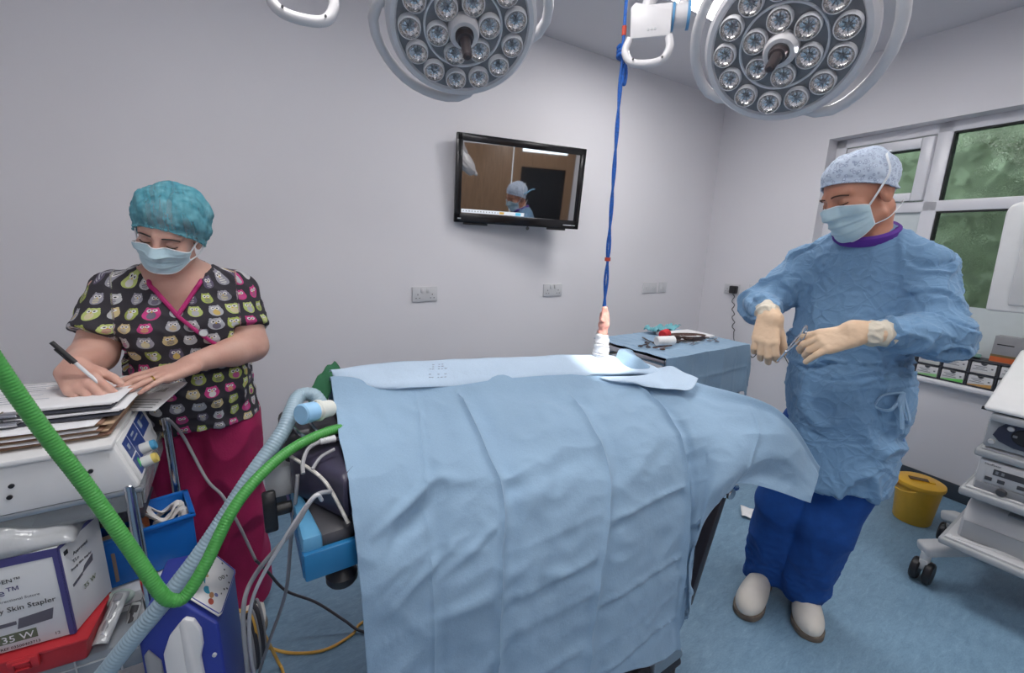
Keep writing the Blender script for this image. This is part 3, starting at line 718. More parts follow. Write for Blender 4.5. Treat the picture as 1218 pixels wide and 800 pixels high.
def yoke(t, base, cen, topz, full, sc=.84):
    """swivel block with control panel, loop handle and two bent tubes, on the arm of the light"""
    x = V(base.y, -base.x, 0).normalized(); d = V(base.x, base.y, 0).normalized()          # x runs across, d away from the viewer
    M = Matrix((x, d, V(0, 0, 1))).transposed().to_4x4(); M.translation = cen; M = M @ Matrix.Scale(sc, 4)
    o = -t.location
    def W(p): return (M @ V(*p)) + o
    Mo = Matrix.Translation(o) @ M
    b = MB(); b.cyl(W((-.075, 0, .03)), W((.055, 0, .03)), .042 * sc, n=28, bev=.006); y = b.build('swivel_block', M_lampw, t)
    b = MB()
    for xx, ww in ((-.066, .026), (.055, .008), (.105, .010)): b.cyl(W((xx - ww / 2, 0, .03)), W((xx + ww / 2, 0, .03)), .0435 * sc, n=28)
    b.build('blue_ring', M_ringb, y)
    b = MB(); b.cyl(W((.055, 0, .03)), W((.11, 0, .03)), .038 * sc, n=28, bev=.004); b.build('arm_knuckle', M_lampw, y)
    b = MB(); b.prism([(-.085, -.045), (.05, -.045), (.05, .035), (-.075, .07), (-.09, .055)], -.014, .014, Mo @ Matrix(((1, 0, 0, 0), (0, 0, -1, -.03), (0, 1, 0, 0), (0, 0, 0, 1))), bev=.006); b.build('control_panel', M_lampw, t)
    b = MB()
    for xx in (-.025, -.013, -.002): b.cyl(W((xx, -.043, -.02)), W((xx, -.0465, -.02)), .004 * sc, n=10)
    b.build('panel_button', M_grey, t)
    b = MB(); pts = spline([(-.085, -.03, -.04), (-.098, -.035, -.08), (-.075, -.04, -.118), (-.02, -.042, -.128), (.03, -.04, -.118), (.052, -.035, -.08), (.045, -.03, -.04)], 6)
    b.tube([W(p) for p in pts], .0135 * sc, 12); lo = b.build('loop_handle', M_lampw, t)
    b = MB()
    for xx in (-.068, .03): b.cyl(W((xx, -.055, -.115)), W((xx, -.058, -.115)), .0035 * sc, n=8)
    b.build('fixing_screw', M_dark, lo)
    if full:
        rear = t.location + (R2 if t is l2 else R1) @ V(0, 0, -.11)
        b = MB(); b.tube(spline([W((-.035, 0, .03)), W((-.03, .01, .09)), W((.01, .03, .14)), W((.09, .05, .20)), W((.2, .06, .3)), W((.3, .1, (topz - cen.z) / sc))], 8), .022 * sc, 14); b.build('spring_arm', M_lampw, t)
        b = MB(); b.tube(spline([W((.085, 0, .03)), W((.09, .01, .08)), W((.12, .02, .14)), W((.2, .03, .18))] + [rear + o + V(-.05, .03, .14), rear + o], 8), .019 * sc, 14); b.build('yoke_arm', M_lampw, t)
yoke(l2, V(1.06, .95, 0), V(1.125, 1.0, 2.062), ZC, True)
yoke(l1, V(.193, 1.2, 0), V(.186, 1.1, 1.955), ZC, True, .80)

# ================================================================== ROPE AND PAW
PX, PY = 1.085, 1.085
def vt(z): return V(PX + (z - 1.2) * -.035, PY + (z - 1.2) * -.03, z)
M_rope = mat('blue_polypropylene_rope', rgb(24, 92, 178), .5, var=.3, scale=160, bump=.4, bscale=260)
M_red = mat('red_whipping', rgb(196, 74, 56), .6)
t = thing('hanging_rope', 'blue knotted rope hanging from the ceiling and holding up the paw', 'rope', vt(1.215))
o_ = -t.location
b = MB(); b.tube([vt(z) + o_ + V(0, 0, 0) for z in np.linspace(1.99, ZC, 14)], .0052, 10); b.build('standing_line', M_rope, t)
b = MB()
for ph in (0, PI):
    pts = []
    for i in range(60):
        z = 1.215 + i / 59 * .79; q = .0040 + .0012 * math.sin(i / 59 * PI * 3) ** 2 if z < 1.45 else .0030
        pts.append(vt(z) + o_ + V(q * math.cos(ph + i * .35), q * math.sin(ph + i * .35), 0))
    b.tube(pts, .0040, 8)
b.build('doubled_line', M_rope, t)
b = MB(); kn = vt(2.0) + o_
b.tube(spline([kn + V(.012 * math.cos(a), .012 * math.sin(a), (a - 8) * .0018) for a in np.linspace(0, 16, 40)], 2), .0075, 8); b.ball(kn, (.014, .014, .022)); b.build('knot', M_rope, t)
b = MB(); b.tube(spline([kn + V(.008, 0, -.01), kn + V(.022, 0, -.05), kn + V(.018, 0, -.085), kn + V(.008, 0, -.07), kn + V(.010, 0, -.03)], 6), .005, 8); b.build('loose_loop', M_rope, t)
b = MB(); b.cyl(vt(2.045) + o_, vt(2.07) + o_, .0068, n=12); b.build('red_whipping', M_red, t)
b = MB(); b.cyl(vt(1.372) + o_, vt(1.384) + o_, .010, n=12); b.build('red_whipping', M_red, t)
b = MB(); b.lathe([(0, 0), (.04, 0), (.04, -.008), (.012, -.016), (0, -.016)], Matrix.Translation(vt(ZC) + o_), 20); b.build('ceiling_hook', M_chrome, t)
M_paw = mat('pink_shaved_skin', rgb(226, 164, 150), .55, var=.12, scale=40, bump=.2, bscale=90, sub=.1)
def pawf(P):
    d = f_cap(P, vt(1.0), vt(1.06), .024, .019); d = smin(d, f_cap(P, vt(1.06), vt(1.115), .021, .014), .012); d = smin(d, f_cap(P, vt(1.115), vt(1.15) + V(.004, 0, 0), .014, .017), .01)
    d = smin(d, f_cap(P, vt(1.15) + V(.004, 0, 0), vt(1.185), .017, .013), .01)
    for a in (-.012, -.004, .005, .013): d = smin(d, f_cap(P, vt(1.165) + V(a, -.006, 0), vt(1.208) + V(a * .6, -.004, 0), .0085, .0055), .004)
    return d
v, q = implicit(pawf, (PX - .06, PY - .06, .97), (PX + .06, PY + .06, 1.235), .003)
v = wrinkle(v, q, .0025, 55)
paw = tag(np_mesh('animal_paw', v, q, M_paw), 'shaved pink animal paw held up by the blue rope', 'paw')
b = MB(); pr = []
for i in range(26):
    s = i / 25; z = .975 + s * .145; pr.append([vt(z) + V((.034 - .014 * s + .0018 * (i % 3)) * math.cos(a), (.034 - .014 * s + .0018 * (i % 3)) * math.sin(a), .006 * math.sin(a + i)) for a in np.linspace(0, 2 * PI, 28)[:-1]])
b.grid(pr, True); b.build('bandage', mat('white_gauze', rgb(240, 240, 242), .85, bump=.3, bscale=300), paw, world=True, ang=60)

# ================================================================== INSTRUMENT TROLLEY
t = thing('instrument_trolley', 'steel instrument trolley standing by the back wall corner under a blue cloth', 'trolley', (2.3, 1.65, 0))
TX0, TX1, TY0, TY1, TZ = 1.86, 2.64, 1.39, 1.92, .835
b = MB(); b.box(((TX0 + TX1) / 2, (TY0 + TY1) / 2, TZ), (TX1 - TX0, TY1 - TY0, .012)); 
b.build('top_tray', M_steel, t, world=True)
for x in (TX0 + .01, TX1 - .01):
    for y in (TY0 + .01, TY1 - .01):
        b = MB(); b.cyl((x, y, .08), (x, y, TZ), .011, n=14); lg = b.build('post', M_chrome, t, world=True)
        b = MB(); b.cyl((x, y - .012, .035), (x, y + .012, .035), .035, n=18, bev=.004); b.cyl((x, y, .04), (x, y, .085), .009, n=10); b.build('caster', M_dark, lg, world=True)
for z in (TZ + .004, TZ - .075):
    b = MB()
    for y in (TY0, TY1): b.box(((TX0 + TX1) / 2, y, z - .01), (TX1 - TX0, .012, .03), bev=.003)
    for x in (TX0, TX1): b.box((x, (TY0 + TY1) / 2, z - .01), (.012, TY1 - TY0, .03), bev=.003)
    b.build('rail', M_chrome, t, world=True)
for y in (TY0 + .012, TY1 - .012):
    b = MB(); b.box(((TX0 + TX1) / 2, y, TZ - .045), (TX1 - TX0 - .03, .006, .06)); b.build('side_panel', M_steel, t, world=True)
b = MB(); b.box((TX0 + .012, (TY0 + TY1) / 2, TZ - .135), (.006, TY1 - TY0 - .03, .10)); b.build('end_panel', M_steel, t, world=True)
b = MB(); b.box(((TX0 + TX1) / 2, (TY0 + TY1) / 2, .25), (TX1 - TX0 - .03, TY1 - TY0 - .03, .012)); b.build('lower_shelf', M_steel, t, world=True)
# cloth over the trolley
NX, NY = 90, 110; G = []
for i in range(NX):
    x = TX0 - .004 + (TX1 + .05 - TX0) * i / (NX - 1); row = []
    for j in range(NY):
        s = -.30 + j / (NY - 1) * .86                      # 0..0.56 on the top, below 0 hanging in front
        if s < 0: y, z = TY0 - .012 - .02 * abs(s) + .004 * math.sin(x * 18), TZ + .022 + s
        else: y, z = TY0 - .012 + s * (TY1 - TY0 + .02) / .56, TZ + .022
        dip = max(0, x - TX1 - .005); z -= dip * 3.2
        for c in (.0, .145, .29, .435, .58, .70): z += .004 * math.exp(-abs(x - TX0 - .07 - c) / .006) * (s >= 0); y -= .005 * math.exp(-abs(x - TX0 - .07 - c) / .006) * (s < 0)
        for c in (-.14, .13, .30): 
            z += .004 * math.exp(-abs(s - c) / .006) * (s >= 0); y -= .005 * math.exp(-abs(s - c) / .006) * (s < 0)
        z += .003 * mnoise.noise(V(x * 12, s * 12, 2)); y += .006 * mnoise.noise(V(x * 9, s * 9, 5)) * (s < 0)
        row.append((x, y, z))
    G.append(row)
b = MB(); b.grid(G)
tag(b.build('trolley_cloth', M_drape, ang=60, thick=.0015, fixn=False), 'blue cloth with packing creases covering the instrument trolley', 'cloth')
TT = TZ + .026
def slab(name, label, cat, x, y, z, sx, sy, sz, rz, m, bev=.004):
    b = MB(); b.box((0, 0, sz / 2), (sx, sy, sz), TR((x, y, z), rz), bev=bev); return tag(b.build(name, m), label, cat)
slab('white_pad', 'folded white paper pad lying at the back of the trolley cloth', 'pad', 2.45, 1.70, TT, .30, .22, .018, -.1, M_paper)
b = MB(); b.cyl((2.04, 1.60, TT + .028), (2.155, 1.565, TT + .028), .028, n=24, bev=.004)
b.cyl((2.155, 1.565, TT + .028), (2.157, 1.5645, TT + .028), .012, n=16); tag(b.build('bandage_roll', mat('gauze_roll', rgb(238, 238, 238), .85, bump=.3, bscale=300)), 'white bandage roll lying on the trolley cloth', 'bandage')
b = MB(); b.cyl((2.225, 1.70, TT + .028), (2.29, 1.72, TT + .03), .03, n=20, bev=.006); tag(b.build('red_tape_roll', mat('red_bandage', rgb(206, 40, 48), .6)), 'red roll of bandage among the instruments on the trolley', 'bandage')
Q = [[V(2.28 + .26 * i / 19, 1.80 + .10 * j / 11, TT + .022 + .035 * abs(mnoise.noise(V(i * .3, j * .4, 4))) + .012 * math.sin(i * .8)) for j in range(12)] for i in range(20)]
b = MB(); b.grid(Q); tag(b.build('teal_wrap', mat('teal_wrap', rgb(112, 176, 186), .7), ang=60, thick=.003), 'crumpled teal wrapping cloth behind the red bandage', 'wrap')
M_forc = mat('dark_instrument_steel', rgb(96, 88, 88), .3, .85, var=.2, scale=80)
M_forc2 = mat('brown_instrument_grip', rgb(88, 66, 60), .45, var=.2, scale=80)
def forceps(name, label, cat, x, y, z, rz, L, m, group=None, rx=0):
    t = thing(name, label, cat, (x, y, z), rz, group)
    for s in (-1, 1):
        b = MB(); b.tube(spline([(L * .5, s * .002, .006), (L * .2, s * .004, .008), (0, 0, .008), (-L * .25, -s * .016, .008), (-L * .38, -s * .022, .008)], 5), [.0022] * 11 + [.003] * 10 if False else .0034, 8)
        b.tube([V(-L * .42, -s * .022, .008) + V(.016 * math.cos(a), .012 * math.sin(a), 0) for a in np.linspace(0, 2 * PI, 15)[:-1]], .003, 6, closed=True)
        b.build('blade_and_ring', m, t)
    b = MB(); b.cyl((0, 0, .003), (0, 0, .013), .005, n=10); b.build('pivot', m, t)
    return t
fl = [(1.985, 1.62, .5, .16, M_forc, 'dark instrument at the near end of the trolley, beside the bandage roll'), (2.03, 1.53, .15, .15, M_forc2, 'dark handled instrument in front of the white bandage roll'),
      (2.24, 1.62, -.5, .17, M_forc2, 'brown gripped instrument in front of the red bandage'), (2.27, 1.585, -.2, .16, M_forc, 'slim steel forceps lying in front of the red bandage'),
      (2.36, 1.66, -.4, .2, M_forc2, 'uppermost of the dark instruments piled beside the white pad'), (2.385, 1.615, -.5, .2, M_forc, 'middle one of the dark instruments piled beside the white pad'), (2.40, 1.58, -.3, .18, M_forc2, 'lowest of the dark instruments piled beside the white pad'),
      (2.30, 1.53, .1, .14, M_chrome, 'bright steel forceps nearest the front edge of the trolley cloth'), (2.50, 1.52, .4, .15, M_chrome, 'bright steel forceps below the corner of the white pad'), (2.08, 1.70, 1.0, .17, M_forc, 'dark instrument behind the white bandage roll')]
for i, (x, y, rz, L, m, lb) in enumerate(fl): forceps('surgical_forceps', lb, 'surgical instrument', x, y, TT + .002 + (.010 if i in (4, 6) else 0), rz, L, m, 'instruments on the trolley')
t = thing('instrument_tray', 'dark kidney shaped tray heaped with instruments beside the white pad', 'tray', (2.37, 1.63, TT), -.4)
b = MB(); b.lathe([(0, .004), (.09, .004), (.105, .03), (.11, .031), (.108, .028), (.094, 0), (0, 0)], Matrix.Diagonal((1.15, .55, 1, 1)), 32); b.build('dish', M_forc2, t)

# ================================================================== ENDOSCOPY TOWER
M_tow = mat('tower_grey_paint', rgb(176, 178, 180), .45, var=.02)
M_tow2 = mat('tower_pale_grey', rgb(204, 204, 205), .4, var=.02)
M_pan = mat('slate_control_panel', rgb(66, 68, 84), .35, var=.04)
FX, TYL = 2.45, .335
t = thing('equipment_tower', 'grey wheeled equipment tower with a slanted white console, beside the yellow bin', 'equipment tower', (2.68, .08, 0))
def tw(b, nm, m, par=None, **k): return b.build(nm, m, par or t, world=True, **k)
Wd = .56; yc = TYL - Wd / 2
for z, x0, x1, ya, th, nm in ((.655, 2.46, 2.92, TYL - .005, .032, 'shelf'), (.485, 2.43, 2.92, TYL + .005, .034, 'shelf'), (.255, 2.40, 2.95, TYL + .02, .03, 'base_shelf')):
    b = MB(); b.box(((x0 + x1) / 2, ya - Wd / 2, z), (x1 - x0, Wd, th), bev=.010, seg=3); tw(b, nm, M_tow)
    b = MB(); b.box(((x0 + x1) / 2, ya - Wd / 2, z + th / 2 + .004), (x1 - x0 - .03, Wd - .03, .008), bev=.002); tw(b, 'shelf_lip', M_tow2)
for y in (TYL - .03, TYL - Wd + .03):
    b = MB(); b.box((2.90, y, .75), (.035, .035, 1.0), bev=.006); tw(b, 'upright', M_tow)
for (x, y) in ((2.47, .385), (2.93, .40), (2.47, -.27), (2.93, -.27)):
    s = 1 if y > 0 else -1
    b = MB(); a = V(x + (.02 if x < 2.7 else -.02), y, .155); c = V(2.62 if x < 2.7 else 2.8, .25 if s > 0 else -.12, .20)
    M = frame((a + c) / 2, c - a); b.box((0, 0, 0), (.075, (c - a).length + .06, .05), M, bev=.014, seg=3); lg = tw(b, 'leg', M_tow2)
    b = MB(); b.cyl((x, y, .085), (x, y, .14), .018, n=14); b.box((x, y, .085), (.045, .03, .05), bev=.008); cs = tw(b, 'caster_fork', M_tow2, lg)
    for dy in (-.022, .022):
        b = MB(); b.cyl((x, y + dy - .014, .05), (x, y + dy + .014, .05), .05, n=24, bev=.006); tw(b, 'wheel', M_dark, cs) if False else b.build('caster_wheel', M_black, lg, world=True)
# video processor with a slate control panel
b = MB(); b.box((2.68, TYL - Wd / 2 - .005, .745), (.42, Wd - .03, .118), bev=.008); pr = tw(b, 'video_processor', M_tow)
Fm = Matrix((V(0, -1, 0), V(0, 0, 1), V(-1, 0, 0))).transposed().to_4x4(); Fm.translation = (2.4695, TYL - .02, .69)     # x to the right along the front, y up, z out
b = MB(); b.prism([(.02, .05), (.03, .085), (.05, .11), (.5, .11), (.5, .012), (.2, .012), (.08, .016), (.04, .03)], 0, .004, Fm, bev=.001); cp = tw(b, 'control_panel', M_pan)
b = MB(); b.lathe([(0, .010), (.034, .010), (.037, .006), (.037, .004)], Fm @ Matrix.Translation((.115, .066, 0)) @ Matrix.Diagonal((1.3, .95, 1, 1)), 28); tw(b, 'navigation_pad', M_black, pr)
for dx, dy in ((.115, .09), (.115, .042), (.078, .066), (.152, .066), (.115, .066)):
    b = MB(); b.box((dx, dy, .011), (.012, .010, .004), Fm, bev=.002); tw(b, 'pad_button', M_mid, pr)
for dx, dy in ((.062, .090), (.022, .022)):
    b = MB(); b.lathe([(0, .010), (.008, .010), (.010, .007), (.010, 0)], Fm @ Matrix.Translation((dx, dy, 0)), 18); tw(b, 'round_button', M_tow2, pr)
# second unit with display, buttons and dials
b = MB(); b.box((2.68, TYL - Wd / 2 - .005, .568), (.43, Wd - .04, .128), bev=.006); de = tw(b, 'insufflator', M_tow2)
Fd = Fm.copy(); Fd.translation = (2.4645, TYL - .03, .505)
b = MB(); b.box((.2, .045 + .035, .002), (.36, .082, .004), Fd, bev=.001); tw(b, 'front_plate', M_tow2, de)
b = MB(); b.box((.115, .09, .005), (.15, .024, .003), Fd); dsp = tw(b, 'display', M_dark, de)
for i in range(9): 
    if i in (0, 1, 6, 7): b = MB(); b.box((.05 + i * .016, .09, .0068), (.008, .012, .0006), Fd); tw(b, 'display_digit', M_mid, de)
for dx in (.032, .066, .118, .15, .186):
    b = MB(); b.box((dx, .058, .006), (.020, .015, .005), Fd, bev=.002); tw(b, 'push_button', M_dark, de)
b = MB(); b.box((.2, .018, .003), (.40, .034, .006), Fd, bev=.002); tw(b, 'dial_strip', M_mid, de)
for dx in (.075, .15):
    b = MB(); b.lathe([(0, .022), (.012, .022), (.015, .016), (.016, .004)], Fd @ Matrix.Translation((dx, .018, 0)), 18); tw(b, 'dial', M_dark, de)
text_mesh('unit_lettering', 'Insufflator', .011, Fd @ Matrix.Translation((.012, .112, .0045)), M_ink, t)
# printer on the base shelf
b = MB(); b.prism([(-.0, 0), (.40, 0), (.40, .17), (.16, .17), (.05, .145), (.0, .085)], 0, .44, Matrix(((1, 0, 0, 2.47), (0, 0, 1, TYL - .02 - .44), (0, 1, 0, .275), (0, 0, 0, 1))), bev=.008); pn = tw(b, 'printer', M_tow2)
b = MB(); b.box((2.54, .06, .432), (.12, .28, .006), TR((0, 0, 0)), bev=.002); tw(b, 'paper_slot', M_mid, pn)
b = MB(); b.box((2.467, .095, .318), (.006, .42, .075), bev=.002); tw(b, 'front_cover', M_tow, pn)
text_mesh('printer_lettering', 'PRINTER', .014, Matrix(((0, 0, -1, 2.4635), (-1, 0, 0, .07), (0, 1, 0, .315), (0, 0, 0, 1))), M_ink, t)
b = MB(); b.tube(spline([(2.43, .32, .272), (2.46, .2, .275), (2.5, 0.0, .278)], 6), .012, 8); tw(b, 'loose_sheet_roll', M_tow2)
# slanted white console on top
b = MB(); b.prism([(-.06, 0), (.40, 0), (.40, .20), (-.0, .045), (-.06, .018)], 0, .58, Matrix(((1, 0, 0, 2.50), (0, 0, 1, TYL - .58 + .0), (0, 1, 0, .835), (0, 0, 0, 1))), bev=.012, seg=3); tw(b, 'slanted_console', M_white)
b = MB(); b.tube(spline([(2.45, .34, .842), (2.46, .2, .835), (2.47, 0, .83)], 6), .007, 8); tw(b, 'black_edge_strip', M_black)
b = MB(); b.box((2.455, .05, .815), (.03, .52, .03), bev=.006); tw(b, 'processor_top_edge', M_tow)
# monitor on its arm
Mm = Matrix.Translation((2.86, .20, 1.43)) @ Matrix.Rotation(-.06, 4, 'Y') @ Matrix.Rotation(-.02, 4, 'X')
b = MB(); b.prism([(-.27, -.235), (.27, -.235), (.27, .2), (.26, .225), (.235, .235), (-.235, .235), (-.262, .222), (-.272, .195)], -.03, .03, Mm @ Matrix(((0, 0, 1, 0), (-1, 0, 0, 0), (0, 1, 0, 0), (0, 0, 0, 1))), bev=.012, seg=3); mo = tw(b, 'monitor', M_white)
b = MB(); b.box((-.034, -.03, 0), (.008, .47, .40), Mm, bev=.003); tw(b, 'monitor_cover', M_tow2, mo)
b = MB(); b.box((2.915, .05, 1.2), (.04, .05, .7), bev=.008); tw(b, 'monitor_post', M_tow)

# ================================================================== YELLOW BIN
t = thing('waste_bin', 'yellow lidded clinical waste bin on the floor against the window wall', 'bin', (3.03, .565, 0)); t.scale = (.66, .66, .80)
M_yel = mat('yellow_bin_plastic', rgb(224, 172, 50), .4, var=.04)
b = MB(); b.lathe([(0, 0), (.115, 0), (.122, .01), (.145, .255), (.15, .26), (.15, .275), (0, .275)], None, 36); b.build('bucket', M_yel, t)
b = MB(); b.lathe([(.157, .262), (.160, .275), (.157, .288), (.14, .296), (0, .30)], None, 36); ld = b.build('lid', M_yel, t)
b = MB(); b.box((0, -.01, .302), (.09, .14, .008), TR((0, 0, 0), .5), bev=.002); b.build('lid_flap', M_yel, ld)
b = MB(); b.box((-.02, .02, .307), (.05, .12, .004), TR((0, 0, 0), .5)); b.build('slot', mat('brown_slot', rgb(90, 66, 40), .6), ld)
b = MB(); b.tube(spline([(-.06, .15, .25), (-.13, .13, .235), (-.18, .05, .235), (-.16, -.02, .25)], 6), .005, 8); b.build('carry_handle', M_yel, t)
b = MB(); b.box((-.035, .115, .21), (.05, .03, .07), TR((0, 0, 0), .2), bev=.01); tag(b.build('orange_bag', mat('orange_bag_plastic', rgb(206, 104, 52), .4)), 'bit of orange bag sticking up behind the yellow bin', 'bag'); bpy.data.objects['orange_bag'].location += t.location

# ================================================================== SILL RACK
def su(u, z, off): return wp(u, z, off)
t = thing('suture_rack', 'dark two tier rack of suture boxes standing on the window sill', 'rack', su(1.87, .70, .0))
r0_ = -su(1.87, .70, .0)
def sb(b, u0, u1, z0, z1, o0, o1, bev=.002): b.box(((u0 + u1) / 2, (z0 + z1) / 2, (o0 + o1) / 2), (u1 - u0, z1 - z0, o1 - o0), WM, bev=bev)
M_rack = mat('dark_rack_plastic', rgb(56, 58, 66), .45)
b = MB()
for z in (.70, .775, .850): sb(b, 1.53, 2.21, z, z + .008, -.09, .03)
b.build('shelf_plates', M_rack, t, world=True)
for u in (1.53, 1.642, 1.758, 1.874, 1.99, 2.106, 2.20):
    b = MB(); sb(b, u, u + .007, .70, .858, -.09, .028); b.build('divider', M_rack, t, world=True)
M_sut = mat('suture_carton', rgb(214, 214, 216), .6); M_lbl = mat('grey_print', rgb(120, 122, 128), .7)
cols = [rgb(200, 204, 200), rgb(206, 206, 206), rgb(210, 208, 206), rgb(206, 208, 210), rgb(150, 206, 140), rgb(120, 214, 110), rgb(206, 160, 96), rgb(150, 196, 110)]
desc = ['upper tier, furthest from the tower', 'upper tier, second towards the tower', 'upper tier, third towards the tower', 'upper tier, nearest the tower', 'lower tier, furthest from the tower', 'lower tier, with a green edge', 'lower tier, with an amber edge', 'lower tier, with a lime stripe']
i = 0
for zt in (.783, .708):
    for k in range(4):
        u = 1.652 + (k) * .116 - .0
        if k == 3: u = 2.0
        u = (1.652, 1.768, 1.884, 2.0)[k]
        m = mat('carton_edge', cols[i], .5)
        bx = thing('suture_box', 'white suture carton in the sill rack, ' + desc[i], 'box', su(u + .05, zt, -.02), group='suture cartons in the sill rack')
        b = MB(); sb(b, u, u + .100, zt, zt + .062, -.085, .024, .003); b.build('carton', M_sut, bx, world=True)
        b = MB(); b.prism([(u + .002, zt + .002), (u + .098, zt + .002), (u + .098, zt + .022), (u + .05, zt + .014), (u + .002, zt + .006)], .0245, .0255, WM); b.build('coloured_edge', m, bx, world=True)
        b = MB(); b.lathe([(0, 0), (.013, 0)], WM @ Matrix.Translation((u + .05, zt + .061, .0258)), 14, PI, 2 * PI); b.build('thumb_notch', M_rack, bx, world=True)
        b = MB()
        for q, w in enumerate((.05, .034, .06)): b.box((u + .038, zt + .042 - q * .009, .0252), (w, .003, .0008), WM)
        b.box((u + .085, zt + .035, .0252), (.008, .008, .0008), WM); b.build('printing', M_lbl, bx, world=True)
        i += 1
t = thing('carton', 'grey and orange carton standing on top of the sill rack', 'box', su(2.0, .858, -.01))
b = MB(); sb(b, 1.94, 2.075, .858, 1.005, -.065, .0, .003); b.build('carton_body', mat('grey_carton', rgb(146, 146, 150), .5), t, world=True)
b = MB(); sb(b, 1.9395, 2.0755, .862, .890, -.0655, .0005, 0); b.build('orange_band', mat('orange_band', rgb(206, 104, 56), .5), t, world=True)
b = MB(); sb(b, 1.9395, 2.0755, .890, .902, -.0655, .0005, 0); b.build('dark_band', mat('olive_band', rgb(120, 104, 70), .5), t, world=True)
b = MB(); sb(b, 1.955, 2.02, .955, .961, .0, .001, 0); b.build('printing', M_ink, t, world=True)
M_grn = mat('green_sachet', rgb(120, 160, 150), .4, var=.2)
lb = ['first', 'second', 'third', 'fourth', 'fifth', 'sixth']
for k in range(6):
    b = MB(); b.box((0, 0, .011), (.056, .07, .022), WM @ Matrix.Translation((1.62 + k * .05, .859, -.03)) @ Matrix.Rotation(-PI / 2 + .25 * math.sin(k * 2.2), 4, 'X') @ TR((0, 0, 0), .3 * math.sin(k * 1.7)), bev=.004)
    tag(b.build('suture_sachet', M_grn), 'green grey sachet lying on the sill rack, %s from the surgeon' % lb[k], 'sachet', 'sachets on top of the sill rack')
t = thing('clear_tub', 'clear plastic tub at the tower end of the sill rack', 'tub', su(2.14, .858, -.01))
b = MB(); sb(b, 2.09, 2.2, .858, .92, -.08, .0, .006); b.build('tub', mat('clear_plastic', rgb(220, 226, 228), .15, trans=.6), t, world=True)
# paper scraps on the floor behind the surgeon
for nm, lb, x, y, rz in (('paper_scrap', 'white paper scrap on the floor between the drape and the surgeon', 2.28, 1.02, .6), ('paper_scrap', 'white paper scrap on the floor behind the surgeon near the bin', 2.62, .75, .1)):
    Q = [[V(x + .10 * (i / 9 - .5) * math.cos(rz) - .14 * (j / 9 - .5) * math.sin(rz), y + .10 * (i / 9 - .5) * math.sin(rz) + .14 * (j / 9 - .5) * math.cos(rz), .006 + .012 * (1 + mnoise.noise(V(i * .4 + x, j * .4, 1)))) for j in range(10)] for i in range(10)]
    b = MB(); b.grid(Q); tag(b.build(nm, M_paper, ang=60, thick=.001), lb, 'paper')
# ================================================================== PEOPLE
def skin_mat(name, col):
    m = bpy.data.materials.new(name); m.use_nodes = True; k = NT(m); b = k.n['Principled BSDF']
    tc = k.new('ShaderNodeTexCoord')
    n1 = k.new('ShaderNodeTexNoise', {'Vector': tc.outputs['Object'], 'Scale': 14.0, 'Detail': 4.0}); n2 = k.new('ShaderNodeTexNoise', {'Vector': tc.outputs['Object'], 'Scale': 260.0, 'Detail': 3.0})
    lo = (col[0] * .93, col[1] * .84, col[2] * .82, 1); hi = (min(1, col[0] * 1.04), min(1, col[1] * 1.04), min(1, col[2] * 1.03), 1)
    k.put(b.inputs['Base Color'], k.ramp(n1.outputs[0], [(.35, lo), (.65, hi)]))
    b.inputs['Roughness'].default_value = .5; b.inputs['Subsurface Weight'].default_value = .12; b.inputs['Subsurface Radius'].default_value = (.012, .005, .003); b.inputs['Subsurface Scale'].default_value = 1
    bp = k.new('ShaderNodeBump', {'Height': n2.outputs[0], 'Strength': .12, 'Distance': .004}); k.put(b.inputs['Normal'], bp.outputs[0])
    return m
M_skin = skin_mat('fair_skin', rgb(214, 172, 156)); M_skin2 = skin_mat('tanned_skin', rgb(196, 140, 116))
M_glove = mat('cream_latex_glove', rgb(222, 190, 158), .5, var=.04, bump=.12, bscale=120)
M_cuff = mat('pale_glove_cuff', rgb(214, 204, 186), .6, var=.06, bump=.2, bscale=160)
M_gown = drape_mat('blue_gown_fabric', rgb(118, 155, 190), 1.5)
M_scrub = mat('royal_blue_cotton', rgb(14, 72, 148), .8, var=.12, scale=30, bump=.12, bscale=220)
M_crim = mat('crimson_cotton', rgb(160, 24, 82), .8, var=.1, scale=20, bump=.12, bscale=220)
M_mask = mat('pale_mask_fabric', rgb(190, 216, 226), .8, var=.03, scale=60, bump=.08, bscale=400)
M_tie = mat('white_tape', rgb(232, 236, 240), .8)
M_hair = mat('dark_brown_hair', rgb(40, 30, 28), .5, var=.3, scale=60)
M_eye = mat('eye_white', rgb(226, 220, 214), .2); M_iris = mat('dark_iris', rgb(44, 40, 40), .15)
M_clog = mat('white_clog_leather', rgb(226, 220, 210), .4, var=.04, scale=20)
M_sole = mat('worn_grey_sole', rgb(112, 102, 92), .8, var=.2, scale=40)
M_purple = mat('purple_collar', rgb(92, 46, 148), .8)
M_trim = mat('magenta_piping', rgb(178, 38, 110), .7)

